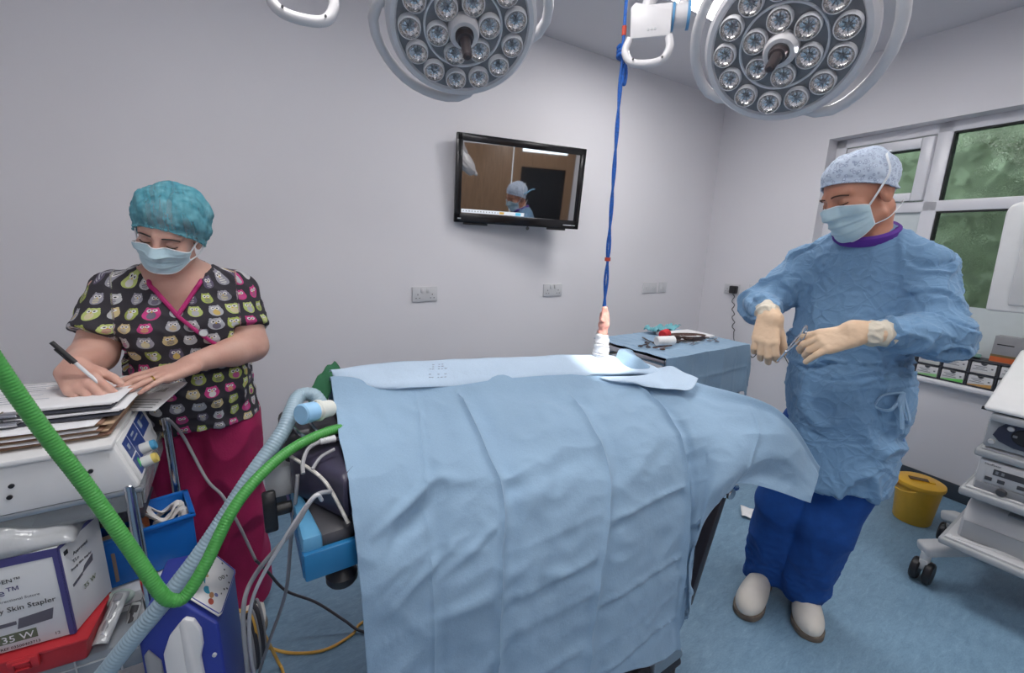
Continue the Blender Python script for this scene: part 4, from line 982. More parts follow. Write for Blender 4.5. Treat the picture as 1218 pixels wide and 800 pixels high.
def near(P, c, r, fn):
    d = np.linalg.norm(P - np.asarray(c, float), axis=1); out = d - r + .035
    k = d < r
    if k.any(): out[k] = fn(P[k])
    return out
def hand_parts(Wp, f, n, right, sc=1.0, curl=(.2, .3, .25), spread=.06, thumb=(.55, .75, -.35), tcurl=.4, fcurl=(0, 0, 0, 0)):
    f = V(*f).normalized(); n = V(*n); n = (n - f * n.dot(f)).normalized(); s = n.cross(f) if right else f.cross(n)
    Wp = V(*Wp); L = []
    K = []
    for i, (off, adv) in enumerate(((.029, .088), (.010, .092), (-.009, .088), (-.027, .080))):
        k = Wp + (f * adv + s * off) * sc; K.append(k)
        L.append((Wp + s * off * .55 * sc + f * .01 * sc, k - n * .004 * sc, .0165 * sc, .0125 * sc, .012))
    Fs = []
    for i, (k, lens, r) in enumerate(zip(K, ((.042, .026, .020), (.046, .029, .021), (.042, .027, .020), (.033, .021, .018)), (.0095, .0098, .0092, .0082))):
        c = 0; p = k; d0 = (f + s * (1.5 - i) * spread).normalized()
        for j, l in enumerate(lens):
            c += curl[j] + fcurl[i] * (1 if j else .6); d = d0 * math.cos(c) - n * math.sin(c); e = p + d * l * sc
            Fs.append((p, e, r * sc * (1 - .08 * j), r * sc * (.94 - .1 * j), .0035, i)); p = e
    tb = Wp + (f * .025 + s * .026 - n * .006) * sc; d = (f * thumb[0] + s * thumb[1] + n * thumb[2]).normalized()
    T = []; p = tb
    for j, l in enumerate((.042, .032, .026)):
        T.append((p, p + d * l * sc, (.0155, .0115, .0105)[j] * sc, (.012, .0108, .0085)[j] * sc, .006)); p = p + d * l * sc
        d = (d + (f * .55 - s * .25 - n * .1) * tcurl).normalized()
    return L, Fs, T, Wp + f * .075 * sc, .165 * sc, K
def hand_sdf(H):
    L, Fs, T, c, r, K = H
    def fn(P):
        d = None
        for a, b_, ra, rb, k in L: x = f_cap(P, a, b_, ra, rb); d = x if d is None else smin(d, x, k)
        for i in range(4):
            fd = None
            for a, b_, ra, rb, k, q in Fs:
                if q == i: x = f_cap(P, a, b_, ra, rb); fd = x if fd is None else smin(fd, x, .003)
            d = smin(d, fd, .004)
        td = None
        for a, b_, ra, rb, k in T: x = f_cap(P, a, b_, ra, rb); td = x if td is None else smin(td, x, .004)
        return smin(d, td, .010)
    return lambda P: near(P, c, r, fn)
def head_sdf(Hm, female=False):
    """head in its own frame: +Y face, +Z up, +X the person's right-hand side when mirrored"""
    def fn(P):
        Q = to_local(P, Hm); I = Matrix.Identity(4)
        def E(c, r): return f_ell(Q, Matrix.Translation(c), r)
        d = E((0, -.012, .035), (.076, .096, .088))
        d = smin(d, E((0, .028, -.035), (.060, .066, .080)), .03)
        d = smin(d, E((0, .050, -.092), (.036, .040, .028)), .03)
        for s in (-1, 1):
            d = smin(d, f_cap(Q, (s * .052, -.0, -.07), (s * .02, .055, -.1), .022, .02), .025)
            d = smin(d, E((s * .042, .062, -.022), (.024, .022, .02)), .02)
            d = smin(d, f_cap(Q, (s * .012, .083, .027), (s * .046, .066, .026), .010, .010), .012)
            e = E((s * .033, .098, .004), (.021, .020, .014)); d = -smin(-d, e, .010)
            d = smin(d, E((s * .033, .0725, .003), (.0165, .0155, .0125)), .003)
            ear = smin(E((s * .078, -.012, -.012), (.009, .02, .033)), E((s * .082, -.018, -.004), (.006, .022, .028)), .004)
            ear = -smin(-ear, E((s * .090, -.010, -.008), (.007, .011, .018)), .004)
            d = smin(d, ear, .006)
        d = smin(d, f_cap(Q, (0, .088, .016), (0, .110, -.028), .008, .013), .010)
        for s in (-1, 1): d = smin(d, E((s * .011, .098, -.032), (.009, .010, .008)), .006)
        d = smin(d, E((0, .092, -.066), (.024, .010, .012)), .008)
        return d * Hm.to_scale()[0]
    c = Hm @ V(0, 0, 0)
    return lambda P: near(P, c, .19, fn)
def cast(F, Hm, O, D, r0=.2, off=.004, it=40):
    """march from O + D*r0 (local frame of Hm) inwards until F = off; returns distances"""
    A = np.array(Hm)[:3, :3]; t = np.full(len(O), r0)
    for _ in range(it):
        p = (O + D * t[:, None]) @ A.T + np.array(Hm)[:3, 3]
        t = np.maximum(t - (F(p) - off) * .8, .02)
    return t
def blur(a, n, axis):
    for _ in range(n):
        b_ = np.copy(a); s0 = [slice(None)] * a.ndim; sp_ = list(s0); sm = list(s0); s0[axis] = slice(1, -1); sp_[axis] = slice(2, None); sm[axis] = slice(0, -2)
        b_[tuple(s0)] = (a[tuple(s0)] * 2 + a[tuple(sp_)] + a[tuple(sm)]) / 4; a = b_
    return a
def face_mask(F, Hm, parent, z0=-.112, z1=-.004, half=1.12, colour=None, ties=True, ear=True):
    n, m = 56, 40; th = np.linspace(-half, half, n); zz = np.linspace(0, 1, m)
    T, Z = np.meshgrid(th, zz, indexing='ij')
    q = np.abs(T) / half
    lo = z0 + .035 * q ** 2; hi = z1 - .030 * q ** 2
    zl = lo + (hi - lo) * Z
    D = np.stack([np.sin(T), np.cos(T), np.zeros_like(T)], -1).reshape(-1, 3); O = np.stack([np.zeros_like(T), np.full_like(T, .005), zl], -1).reshape(-1, 3)
    r = cast(F, Hm, O, D, .19, .004).reshape(n, m)
    r = np.maximum(blur(blur(r, 10, 1), 8, 0), r)
    r = blur(r, 2, 0) + .003
    for c in (.28, .5, .72): r += .0028 * np.exp(-((Z - c) / .035) ** 2) * (1 - q ** 3) - .002 * np.exp(-((Z - c + .06) / .03) ** 2) * (1 - q ** 3)
    r += .0012 * np.sin(T * 9 + Z * 7)
    G = [[Hm @ V(r[i, j] * math.sin(th[i]), .005 + r[i, j] * math.cos(th[i]), zl[i, j]) for j in range(m)] for i in range(n)]
    b = MB(); b.grid(G); o = b.build('face_mask', colour or M_mask, parent, ang=80, thick=.0012, world=True, fixn=False)
    b = MB()
    for j in (0, m - 1): b.tube([G[i][j] for i in range(n)], .0016, 6)
    for i in (0, n - 1): b.tube([G[i][j] for j in range(m)], .0016, 6)
    b.build('mask_binding', M_tie, o, world=True)
    return G, o
def head_cap(F, Hm, parent, mat_, puff, front=.068, back=-.05, side=.012, gather=.0, sag=0.0, name='surgical_cap', n=96, m=44):
    ph = np.linspace(0, 2 * PI, n, endpoint=False); tt = np.linspace(0, 1, m)
    c0 = np.array([0, -.012, .030])
    G = np.zeros((m, n, 3)); 
    Dm = np.zeros((m, n, 3)); R = np.zeros((m, n))
    for k in range(n):
        w = .5 + .5 * math.cos(ph[k])                       # 1 at the face, 0 at the nape
        zr = side + (front - side) * max(0, math.cos(ph[k])) ** 1.0 + (back - side) * max(0, -math.cos(ph[k])) ** .8
        el_end = math.atan2(zr - .030, .09)
        el = PI / 2 + (el_end - PI / 2) * tt
        Dm[:, k, 0] = np.cos(el) * math.sin(ph[k]); Dm[:, k, 1] = np.cos(el) * math.cos(ph[k]); Dm[:, k, 2] = np.sin(el)
    D = Dm.reshape(-1, 3); O = np.tile(c0, (len(D), 1))
    R = cast(F, Hm, O, D, .2, .006).reshape(m, n)
    Rb = np.concatenate([R[:, -12:], R, R[:, :12]], 1); Rb = blur(blur(Rb, 14, 1), 6, 0)[:, 12:-12]; R = np.maximum(R, Rb)
    prof = np.sin(np.clip(tt * 1.12, 0, 1) * PI) ** .6
    for k in range(n):
        for i in range(m):
            d = Dm[i, k]; p = puff * prof[i] * (.75 + .5 * mnoise.noise(V(*(d * 3.1))) + .25 * max(0, -d[1])) + sag * prof[i] * max(0, -d[1] * .8 + .2)
            p += gather * (tt[i] ** 1.5) * (math.sin(ph[k] * 23 + 3 * mnoise.noise(V(*(d * 5)))) * .5 + .5 * mnoise.noise(V(*(d * 14)))) 
            p += .25 * gather * mnoise.noise(V(*(d * 9)))
            G[i, k] = c0 + d * (R[i, k] + p)
    b = MB(); b.grid([[Hm @ V(*G[i, k]) for k in range(n)] for i in range(m)], True)
    o = b.build(name, mat_, parent, ang=180, thick=.001, world=True, fixn=False)
    b = MB(); b.tube([Hm @ V(*(G[m - 1, k] + Dm[m - 1, k] * .0005)) for k in range(n)], .003, 6, closed=True); b.build('cap_band', mat_, o, world=True)
    return G
def eyes(Hm, parent, brow, ey=.0715, ez=-.002):
    for s in (-1, 1):
        b = MB(); b.ball((0, 0, 0), .0125, Hm @ Matrix.Translation((s * .033, ey, ez))); e = b.build('eyeball', M_eye, parent, world=True)
        b = MB(); b.ball((0, .0098, -.0045), (.006, .0035, .0055), Hm @ Matrix.Translation((s * .033, ey, ez))); b.build('iris', M_iris, e, world=True)
        b = MB(); pts = [Hm @ V(s * (.033 + .0165 * math.cos(a)), .0885 - .010 * abs(math.cos(a)) ** 2 - .0, .0015 - .004 * math.sin(a) * 1) for a in np.linspace(.15, PI - .15, 9)]
        b.tube(pts, .0011, 6); b.build('eyelashes', M_hair, parent, world=True)
        b = MB(); pts = [Hm @ V(s * x, y, z) for x, y, z in ((.014, .0955, .0265), (.026, .0945, .029), (.04, .086, .0265), (.053, .073, .019))]
        b.tube(spline(pts, 5), [.0028 + .001 * math.sin(i / 15 * PI) for i in range(16)], 7, flat=.6); b.build('eyebrow', brow, parent, world=True)
def bonded(fs, k):
    def F(P):
        d = None
        for f in fs: x = f(P); d = x if d is None else smin(d, x, k)
        return d
    return F
def shoe(parent, heel, toe, name, m1, m2, clog=True):
    h, t_ = V(*heel), V(*toe); L = (t_ - h).length; M = frame(h, t_ - h)
    def up(P):
        Q = to_local(P, M)
        d = f_ell(Q, Matrix.Translation((0, L * .68, .038)), (.052, L * .33, .052)); d = smin(d, f_ell(Q, Matrix.Translation((0, L * .42, .055)), (.043, L * .28, .055)), .03)
        d = smin(d, f_ell(Q, Matrix.Translation((0, L * .16, .045)), (.036, L * .17, .05)), .02)
        return np.maximum(d, .014 - Q[:, 2])
    lo = [min(h[i], t_[i]) - .09 for i in range(2)] + [-.01]; hi = [max(h[i], t_[i]) + .09 for i in range(2)] + [.14]
    v, q = implicit(up, lo, hi, .005); o = np_mesh(name, v, q, m1, parent, ang=70)
    prof = [(0, -.004), (.022, .0), (.036, L * .1), (.036, L * .3), (.04, L * .45), (.054, L * .66), (.052, L * .82), (.035, L * .96), (0, L * 1.01)]
    pl = [(x, y) for x, y in prof] + [(-x, y) for x, y in prof[-2:0:-1]]
    b = MB(); b.prism([(p.x, p.y) for p in spline([(x, y, 0) for x, y in pl], 4, True)], 0, .022, M, bev=.004); b.build('sole', m2, o, world=True)
    if clog:
        for s in (-1, 1):
            b = MB(); b.ball((s * .040, L * .30, .062), (.004, .008, .008), M, 10, 6); b.build('strap_rivet', M_dark, o, world=True)
        b = MB(); b.tube([M @ V(.047 * math.cos(a), L * .30 + .03 * math.sin(a) * 0 + .02 * math.sin(a), .058 + .045 * math.sin(a)) for a in np.linspace(0, PI, 12)], .006, 8, flat=.5); b.build('instep_rim', m1, o, world=True)
    return o

# ------------------------------------------------------------------ the surgeon
def surgeon():
    Hm = frame((1.715, .622, 1.605), (-.82, .42, -.42), (.05, .10, 1)) @ Matrix.Scale(1.03, 4)
    hd = head_sdf(Hm)
    nb = V(1.775, .600, 1.475)
    HR = hand_parts((1.515, .742, 1.205), (-.40, -.22, -.85), (-.82, -.30, .42), True, 1.02, (.50, .70, .5), .09, (.75, .35, -.55), .3)
    HL = hand_parts((1.500, .475, 1.195), (-.42, .78, -.34), (-.72, -.28, .62), False, 1.02, (.40, .55, .4), .15, (.85, .15, -.45), .2, (0, .1, .1, -.25))
    rh, lh = hand_sdf(HR), hand_sdf(HL)
    def trunk(P):
        d = f_ecap(P, (1.80, .605, 1.38), (1.80, .59, 1.05), .135, .13, (0, 1, 0), .62)
        d = smin(d, f_cap(P, nb, Hm @ V(0, -.03, -.06), .060, .056), .02)
        for s, sh, el, wr in ((1, (1.785, .76, 1.38), (1.68, .84, 1.215), HR[0][0][0]), (-1, (1.81, .455, 1.38), (1.735, .368, 1.195), HL[0][0][0])):
            d = smin(d, f_cap(P, nb - V(0, 0, .02), sh, .05, .055), .04); d = smin(d, f_cap(P, sh, el, .05, .04), .02); d = smin(d, f_cap(P, el, wr, .04, .027), .02)
        d = smin(d, f_ecap(P, (1.80, .58, 1.0), (1.80, .57, .85), .13, .13, (0, 1, 0), .7), .05)
        for a, m_, e in (((1.80, .65, .85), (1.79, .70, .45), (1.81, .735, .07)), ((1.81, .51, .85), (1.80, .555, .45), (1.83, .60, .07))):
            d = smin(d, f_cap(P, a, m_, .075, .052), .03); d = smin(d, f_cap(P, m_, e, .05, .036), .02)
        return d
    F = bonded([trunk, hd, rh, lh], .012)
    v, q = implicit(F, (1.36, .22, .03), (1.95, .92, 1.76), .0042)
    body = tag(np_mesh('person', v, q, M_skin2), 'person in a blue surgical gown and patterned cap, standing with gloved hands holding an instrument', 'person')
    eyes(Hm, body, mat('sandy_eyebrow', rgb(86, 62, 50), .7), .0735, .0005)
    # --- gown
    shR, elR, wrR = V(1.785, .765, 1.375), V(1.672, .850, 1.222), V(1.530, .752, 1.214)
    shL, elL, wrL = V(1.815, .452, 1.380), V(1.735, .362, 1.195), V(1.525, .455, 1.200)
    def gown(P):
        d = f_ecap(P, (1.80, .607, 1.36), (1.79, .60, 1.14), .168, .160, (0, 1, 0), .64)
        d = smin(d, f_ecap(P, (1.785, .60, 1.14), (1.795, .575, .95), .158, .168, (0, 1, 0), .74), .05)
        d = smin(d, f_ecap(P, (1.795, .575, .95), (1.785, .555, .56), .172, .152, (0, 1, 0), .80), .05)
        for sh, el, wr, r1, r2, r3 in ((shR, elR, wrR + (elR - wrR).normalized() * .05, .068, .072, .048), (shL, elL, wrL + (elL - wrL).normalized() * .06, .072, .078, .050)):
            d = smin(d, f_cap(P, nb + V(.02, 0, -.04), sh, .058, .062), .05)
            d = smin(d, f_cap(P, sh, el, r1, r2), .03); d = smin(d, f_cap(P, el, wr, r2 * .98, r3), .02)
        d = np.maximum(d, -f_cap(P, nb + V(-.01, 0, .015), nb + V(-.05, .01, .12), .062, .085))         # neck opening
        d = np.maximum(d, .612 + .18 * (P[:, 0] - 1.70) * 1.0 + .012 * np.sin(P[:, 1] * 30) - P[:, 2])
        return d
    v, q = implicit(gown, (1.42, .20, .54), (2.02, .97, 1.52), .006)
    # folds: pulled from the waist tie and along the sleeves
    tz = np.clip((1.06 - v[:, 2]) / .25, 0, 1)
    v = wrinkle(v, q, .022, 4.5, False, (1, 1, .5), 3.0, .3 + .7 * tz)
    v = wrinkle(v, q, .015, 5.0, 'crease', (1, 1, .5), 3.0, .25 + .75 * tz)
    arm = np.clip((np.abs(v[:, 1] - .6) - .12) / .05, 0, 1) * (v[:, 2] > 1.05)
    v = wrinkle(v, q, .011, 9, 'crease', (1, .8, 1.6), 8.0, .25 + .75 * arm)
    v = wrinkle(v, q, .010, 9, False, (1, .8, 1.6), 18.0, .15 + .85 * arm)
    w2 = np.exp(-((v[:, 2] - 1.06) / .06) ** 2)
    v = wrinkle(v, q, .018, 7, 'crease', (.7, .7, 3.0), 5.0, w2)
    v = wrinkle(v, q, .004, 13, 'crease', (1, 1, .8), 12.0)
    v = wrinkle(v, q, .002, 24, 'crease', (1, 1, 1), 31.0)
    g = np_mesh('gown', v, q, M_gown, body)
    # pocket and seams
    def front(F_, Y, z, x0=1.35, off=.002):
        P = np.array([[x0, Y, z]]); 
        for _ in range(60): P[0, 0] += max(F_(P)[0] - off, 0) * .8
        return V(*P[0])
    def line(pts, r, m_, nm, par, off=.003, n=8):
        pp = [front(gown, y, z, 1.35, off) for y, z in pts]; b = MB(); b.tube(spline(pp, n), r, 6); return b.build(nm, m_, par, world=True)
    # waist tie and bow at the wearer's left side
    b = MB(); c = front(gown, .405, 1.005, 1.35, .014)
    for dv in ((-.02, .055, -.06), (.0, -.02, -.085)):
        b.tube(spline([c, c + V(*dv) * .5 + V(-.02, .01, .015), c + V(*dv), c + V(*dv) * .6 + V(-.02, -.02, -.02), c + V(0, 0, -.005)], 6), .0060, 6, flat=.6)
    b.tube(spline([c, c + V(-.02, -.01, -.05), c + V(-.015, -.02, -.11)], 6), .0060, 6, flat=.6); b.build('waist_tie', mat('pale_gown_tie', rgb(150, 182, 210), .7), g, world=True)
    # collar of the scrub top
    b = MB(); pts = [nb + V(.0 + .074 * math.cos(a) - .006, .078 * math.sin(a), .012 + .030 * math.cos(a)) for a in np.linspace(0, 2 * PI, 33)[:-1]]
    b.tube(pts, .012, 8, closed=True, flat=1.6); b.build('collar', M_purple, body, world=True)
    # gloves and cuffs
    for nm, H, wr, el in (('glove', HR, wrR, elR), ('glove', HL, wrL, elL)):
        hs = hand_sdf(H); w0 = H[0][0][0]; dirn = (el - wr).normalized()
        def gl(P): return smin(hs(P) - .0018, f_cap(P, V(*w0), wr + dirn * .008, .031, .0345), .012)
        a = np.array(H[3]); v, q = implicit(gl, a - .17, a + .17, .0028); v = wrinkle(v, q, .0008, 60); go = np_mesh(nm, v, q, M_glove, body)
        def cf(P): return f_cap(P, wr + dirn * .002, wr + dirn * .036, .0365, .0385)
        v, q = implicit(cf, np.array(wr) - .14, np.array(wr) + .14, .0036); v = wrinkle(v, q, .006, 34, True, (1, 1, 1), 2.0); np_mesh('cuff', v, q, M_cuff, go)
    # trousers and clogs
    def trous(P):
        d = None
        for a, m_, e in (((1.80, .655, .78), (1.785, .705, .42), (1.815, .735, .07)), ((1.81, .50, .78), (1.80, .555, .42), (1.835, .60, .09))):
            x = smin(f_cap(P, a, m_, .105, .092), f_cap(P, m_, e, .092, .084), .03); d = x if d is None else smin(d, x, .012)
        return np.maximum(d, .055 - P[:, 2])
    v, q = implicit(trous, (1.66, .36, .03), (1.96, .87, .86), .0065); v = wrinkle(v, q, .014, 9, True, (1, 1, .7), 2.0, np.clip((.5 - v[:, 2]) / .2, .25, 1)); v = wrinkle(v, q, .008, 16, True, (1, 1, 2.2), 2.0, np.clip((.3 - v[:, 2]) / .15, 0, 1))
    np_mesh('trousers', v, q, M_scrub, body)
    shoe(body, (1.85, .745, 0), (1.565, .685, 0), 'clog', M_clog, M_sole)
    shoe(body, (1.905, .630, 0), (1.69, .495, 0), 'clog', M_clog, M_sole)
    # mask, ties, cap
    G, mo = face_mask(hd, Hm, body, -.125, .000)
    m = bpy.data.materials.new('patterned_cap'); m.use_nodes = True; k = NT(m); b_ = k.n['Principled BSDF']; tc = k.new('ShaderNodeTexCoord')
    n0 = k.new('ShaderNodeTexNoise', {'Vector': tc.outputs['Object'], 'Scale': 9.0}); wv = k.new('ShaderNodeVectorMath', operation='MULTIPLY_ADD'); 
    k.put(wv.inputs[0], n0.outputs['Color']); wv.inputs[1].default_value = (.03, .03, .03); k.put(wv.inputs[2], tc.outputs['Object'])
    vo = k.new('ShaderNodeTexVoronoi', {'Vector': wv.outputs[0], 'Scale': 95.0}); n1 = k.new('ShaderNodeTexNoise', {'Vector': tc.outputs['Object'], 'Scale': 60.0, 'Detail': 3.0})
    c1 = k.ramp(vo.outputs['Distance'], [(.10, rgb(214, 224, 236)), (.26, rgb(178, 192, 214)), (.36, rgb(112, 130, 166)), (.52, rgb(190, 204, 222))])
    k.put(b_.inputs['Base Color'], k.mix(k.m('MULTIPLY', n1.outputs[0], .7), c1, rgb(196, 206, 222))); b_.inputs['Roughness'].default_value = .8
    cg = head_cap(hd, Hm, body, m, .012, .066, -.045, .010, .003)
    def HP(*a): return Hm @ V(*a)
    def skinpt(a, z, off=.012):
        t = cast(hd, Hm, np.array([[0, .0, z]]), np.array([[math.sin(a), math.cos(a), 0]]), .19, off)[0]; return HP(t * math.sin(a), t * math.cos(a), z)
    for s in (-1, 1):
        e = G[0][-1] if s < 0 else G[-1][-1]; e2 = G[0][0] if s < 0 else G[-1][0]
        b = MB(); b.tube(spline([e, skinpt(s * 1.45, .01), skinpt(s * 1.75, .045, .02), skinpt(s * 2.15, .09, .02), HP(s * .02, -.12, .09)], 6), .0032, 6, flat=.5)
        b.tube(spline([e2, skinpt(s * 1.5, -.085), skinpt(s * 1.95, -.07, .02), HP(s * .05, -.085, -.06)], 6), .0032, 6, flat=.5); b.build('mask_tie', M_tie, mo, world=True)
    b = MB(); b.tube(spline([skinpt(1.75, .04, .02), skinpt(2.3, .03, .024), HP(.06, -.135, .025), HP(.075, -.175, .02)], 6), .008, 8, flat=.4); b.build('cap_tie', mat('pale_blue_tape', rgb(130, 186, 222), .8), body, world=True)
    # the instrument between the hands
    a = HR[1][1][1] + V(-.014, -.010, .0); c = HL[1][1][1] + V(-.012, .0, .0)
    t = thing('needle_holder', 'bright steel needle holder held between the gloved hands', 'surgical instrument', (a + c) / 2)
    o_ = -(a + c) / 2
    for s in (-1, 1):
        up = V(0, 0, 1) * s
        b = MB(); b.tube([p + o_ for p in spline([a + up * .001, a.lerp(c, .35) + up * .001, a.lerp(c, .45), a.lerp(c, .75) - up * .007, c - up * .010 + (c - a).normalized() * .018], 6)], .0028, 8)
        e = c - up * .010 + (c - a).normalized() * .03 + o_; ax = (c - a).normalized()
        b.tube([e + ax * .014 * math.cos(q_) + up * .011 * math.sin(q_) for q_ in np.linspace(0, 2 * PI, 15)[:-1]], .0026, 6, closed=True); b.build('jaw_and_ring', M_chrome, t)
    b = MB(); b.ball(a.lerp(c, .45) + o_, .006, None, 10, 8); b.build('pivot', M_chrome, t)
surgeon()

# ------------------------------------------------------------------ the nurse
def owl_mat():
    m = bpy.data.materials.new('owl_print_cotton'); m.use_nodes = True; k = NT(m); b = k.n['Principled BSDF']; M_ = k.m
    at = k.new('ShaderNodeAttribute', attribute_name='cloth'); sx = k.new('ShaderNodeSeparateXYZ', {0: at.outputs['Vector']})
    S_ = 1 / .042
    v = M_('MULTIPLY', sx.outputs[1], S_); row = M_('FLOOR', v); rn = k.new('ShaderNodeTexWhiteNoise', noise_dimensions='1D'); k.put(rn.inputs['W'], row)
    u = M_('ADD', M_('MULTIPLY', sx.outputs[0], S_ * .86), M_('MULTIPLY', rn.outputs['Value'], 3.7)); col = M_('FLOOR', u)
    cmb = k.new('ShaderNodeCombineXYZ', {0: col, 1: row, 2: 0.0}); wn = k.new('ShaderNodeTexWhiteNoise', noise_dimensions='3D'); k.put(wn.inputs['Vector'], cmb)
    wc = k.new('ShaderNodeSeparateColor', {0: wn.outputs['Color']})
    a = M_('SUBTRACT', M_('SUBTRACT', u, col), M_('MULTIPLY_ADD', wc.outputs[0], .16, .42)); c = M_('SUBTRACT', M_('SUBTRACT', v, row), M_('MULTIPLY_ADD', wc.outputs[1], .10, .43))
    sc = M_('MULTIPLY_ADD', wc.outputs[2], .30, 1.0); a = M_('MULTIPLY', a, sc); c = M_('MULTIPLY', c, sc)
    aa = M_('ABSOLUTE', a)
    def el(cx, cy, rx, ry, x=None):
        x = aa if x is None else x
        p = M_('DIVIDE', M_('SUBTRACT', x, cx), rx); q = M_('DIVIDE', M_('SUBTRACT', c, cy), ry)
        return M_('LESS_THAN', M_('ADD', M_('MULTIPLY', p, p), M_('MULTIPLY', q, q)), 1.0)
    body = M_('MAXIMUM', el(0, -.06, .40, .38), M_('MAXIMUM', el(0, .16, .35, .24), el(.22, .33, .08, .10)))
    pal = [rgb(196, 62, 128), rgb(190, 190, 192), rgb(166, 178, 92), rgb(150, 148, 158), rgb(206, 188, 140), rgb(96, 88, 108), rgb(184, 196, 118), rgb(176, 176, 182)]
    c1 = k.ramp(wn.outputs['Value'], [(i / 8, p) for i, p in enumerate(pal)]); k.n[-1].color_ramp.interpolation = 'CONSTANT'
    w2 = k.new('ShaderNodeTexWhiteNoise', noise_dimensions='3D'); k.put(w2.inputs['Vector'], k.new('ShaderNodeVectorMath', {0: cmb.outputs[0], 1: (7.3, 3.1, 1.7)}, operation='ADD').outputs[0])
    pal2 = [rgb(206, 204, 200), rgb(204, 176, 104), rgb(178, 178, 184), rgb(190, 86, 142), rgb(112, 106, 122), rgb(206, 196, 160)]
    c2 = k.ramp(w2.outputs['Value'], [(i / 6, p) for i, p in enumerate(pal2)]); k.n[-1].color_ramp.interpolation = 'CONSTANT'
    col_ = k.mix(body, rgb(52, 49, 56), c1)
    st = M_('GREATER_THAN', M_('SINE', M_('MULTIPLY', c, 55.0)), .1); blly = el(0, -.16, .20, .22)
    col_ = k.mix(blly, col_, c2); col_ = k.mix(M_('MULTIPLY', M_('MULTIPLY', blly, st), M_('GREATER_THAN', wc.outputs[2], .45)), col_, c1)
    col_ = k.mix(el(.13, .16, .115, .115), col_, rgb(222, 220, 218)); col_ = k.mix(el(.12, .16, .05, .05), col_, rgb(30, 28, 32)); col_ = k.mix(el(0, .06, .04, .055), col_, rgb(206, 170, 70))
    k.put(b.inputs['Base Color'], col_); b.inputs['Roughness'].default_value = .85
    tc = k.new('ShaderNodeTexCoord'); n2 = k.new('ShaderNodeTexNoise', {'Vector': tc.outputs['Object'], 'Scale': 300.0}); bp = k.new('ShaderNodeBump', {'Height': n2.outputs[0], 'Strength': .1, 'Distance': .005}); k.put(b.inputs['Normal'], bp.outputs[0])
    return m
def sheer_mat():
    m = bpy.data.materials.new('sheer_teal_cap'); m.use_nodes = True; k = NT(m); b = k.n['Principled BSDF']; tc = k.new('ShaderNodeTexCoord')
    n1 = k.new('ShaderNodeTexNoise', {'Vector': tc.outputs['Object'], 'Scale': 40.0, 'Detail': 5.0}); n2 = k.new('ShaderNodeTexNoise', {'Vector': tc.outputs['Object'], 'Scale': 16.0, 'Detail': 4.0, 'Distortion': 1.0})
    n2.inputs['Vector'].links[0].from_node; mp = k.new('ShaderNodeMapping', {'Vector': tc.outputs['Object'], 'Scale': (3.0, .35, .5)}); k.put(n2.inputs['Vector'], mp.outputs[0])
    k.put(b.inputs['Base Color'], k.ramp(n1.outputs[0], [(.35, rgb(72, 150, 168)), (.65, rgb(120, 190, 204))])); b.inputs['Roughness'].default_value = .7
    k.put(b.inputs['Alpha'], k.ramp(n2.outputs[0], [(.36, (.42, .42, .42, 1)), (.64, (.72, .72, .72, 1))]))
    return m
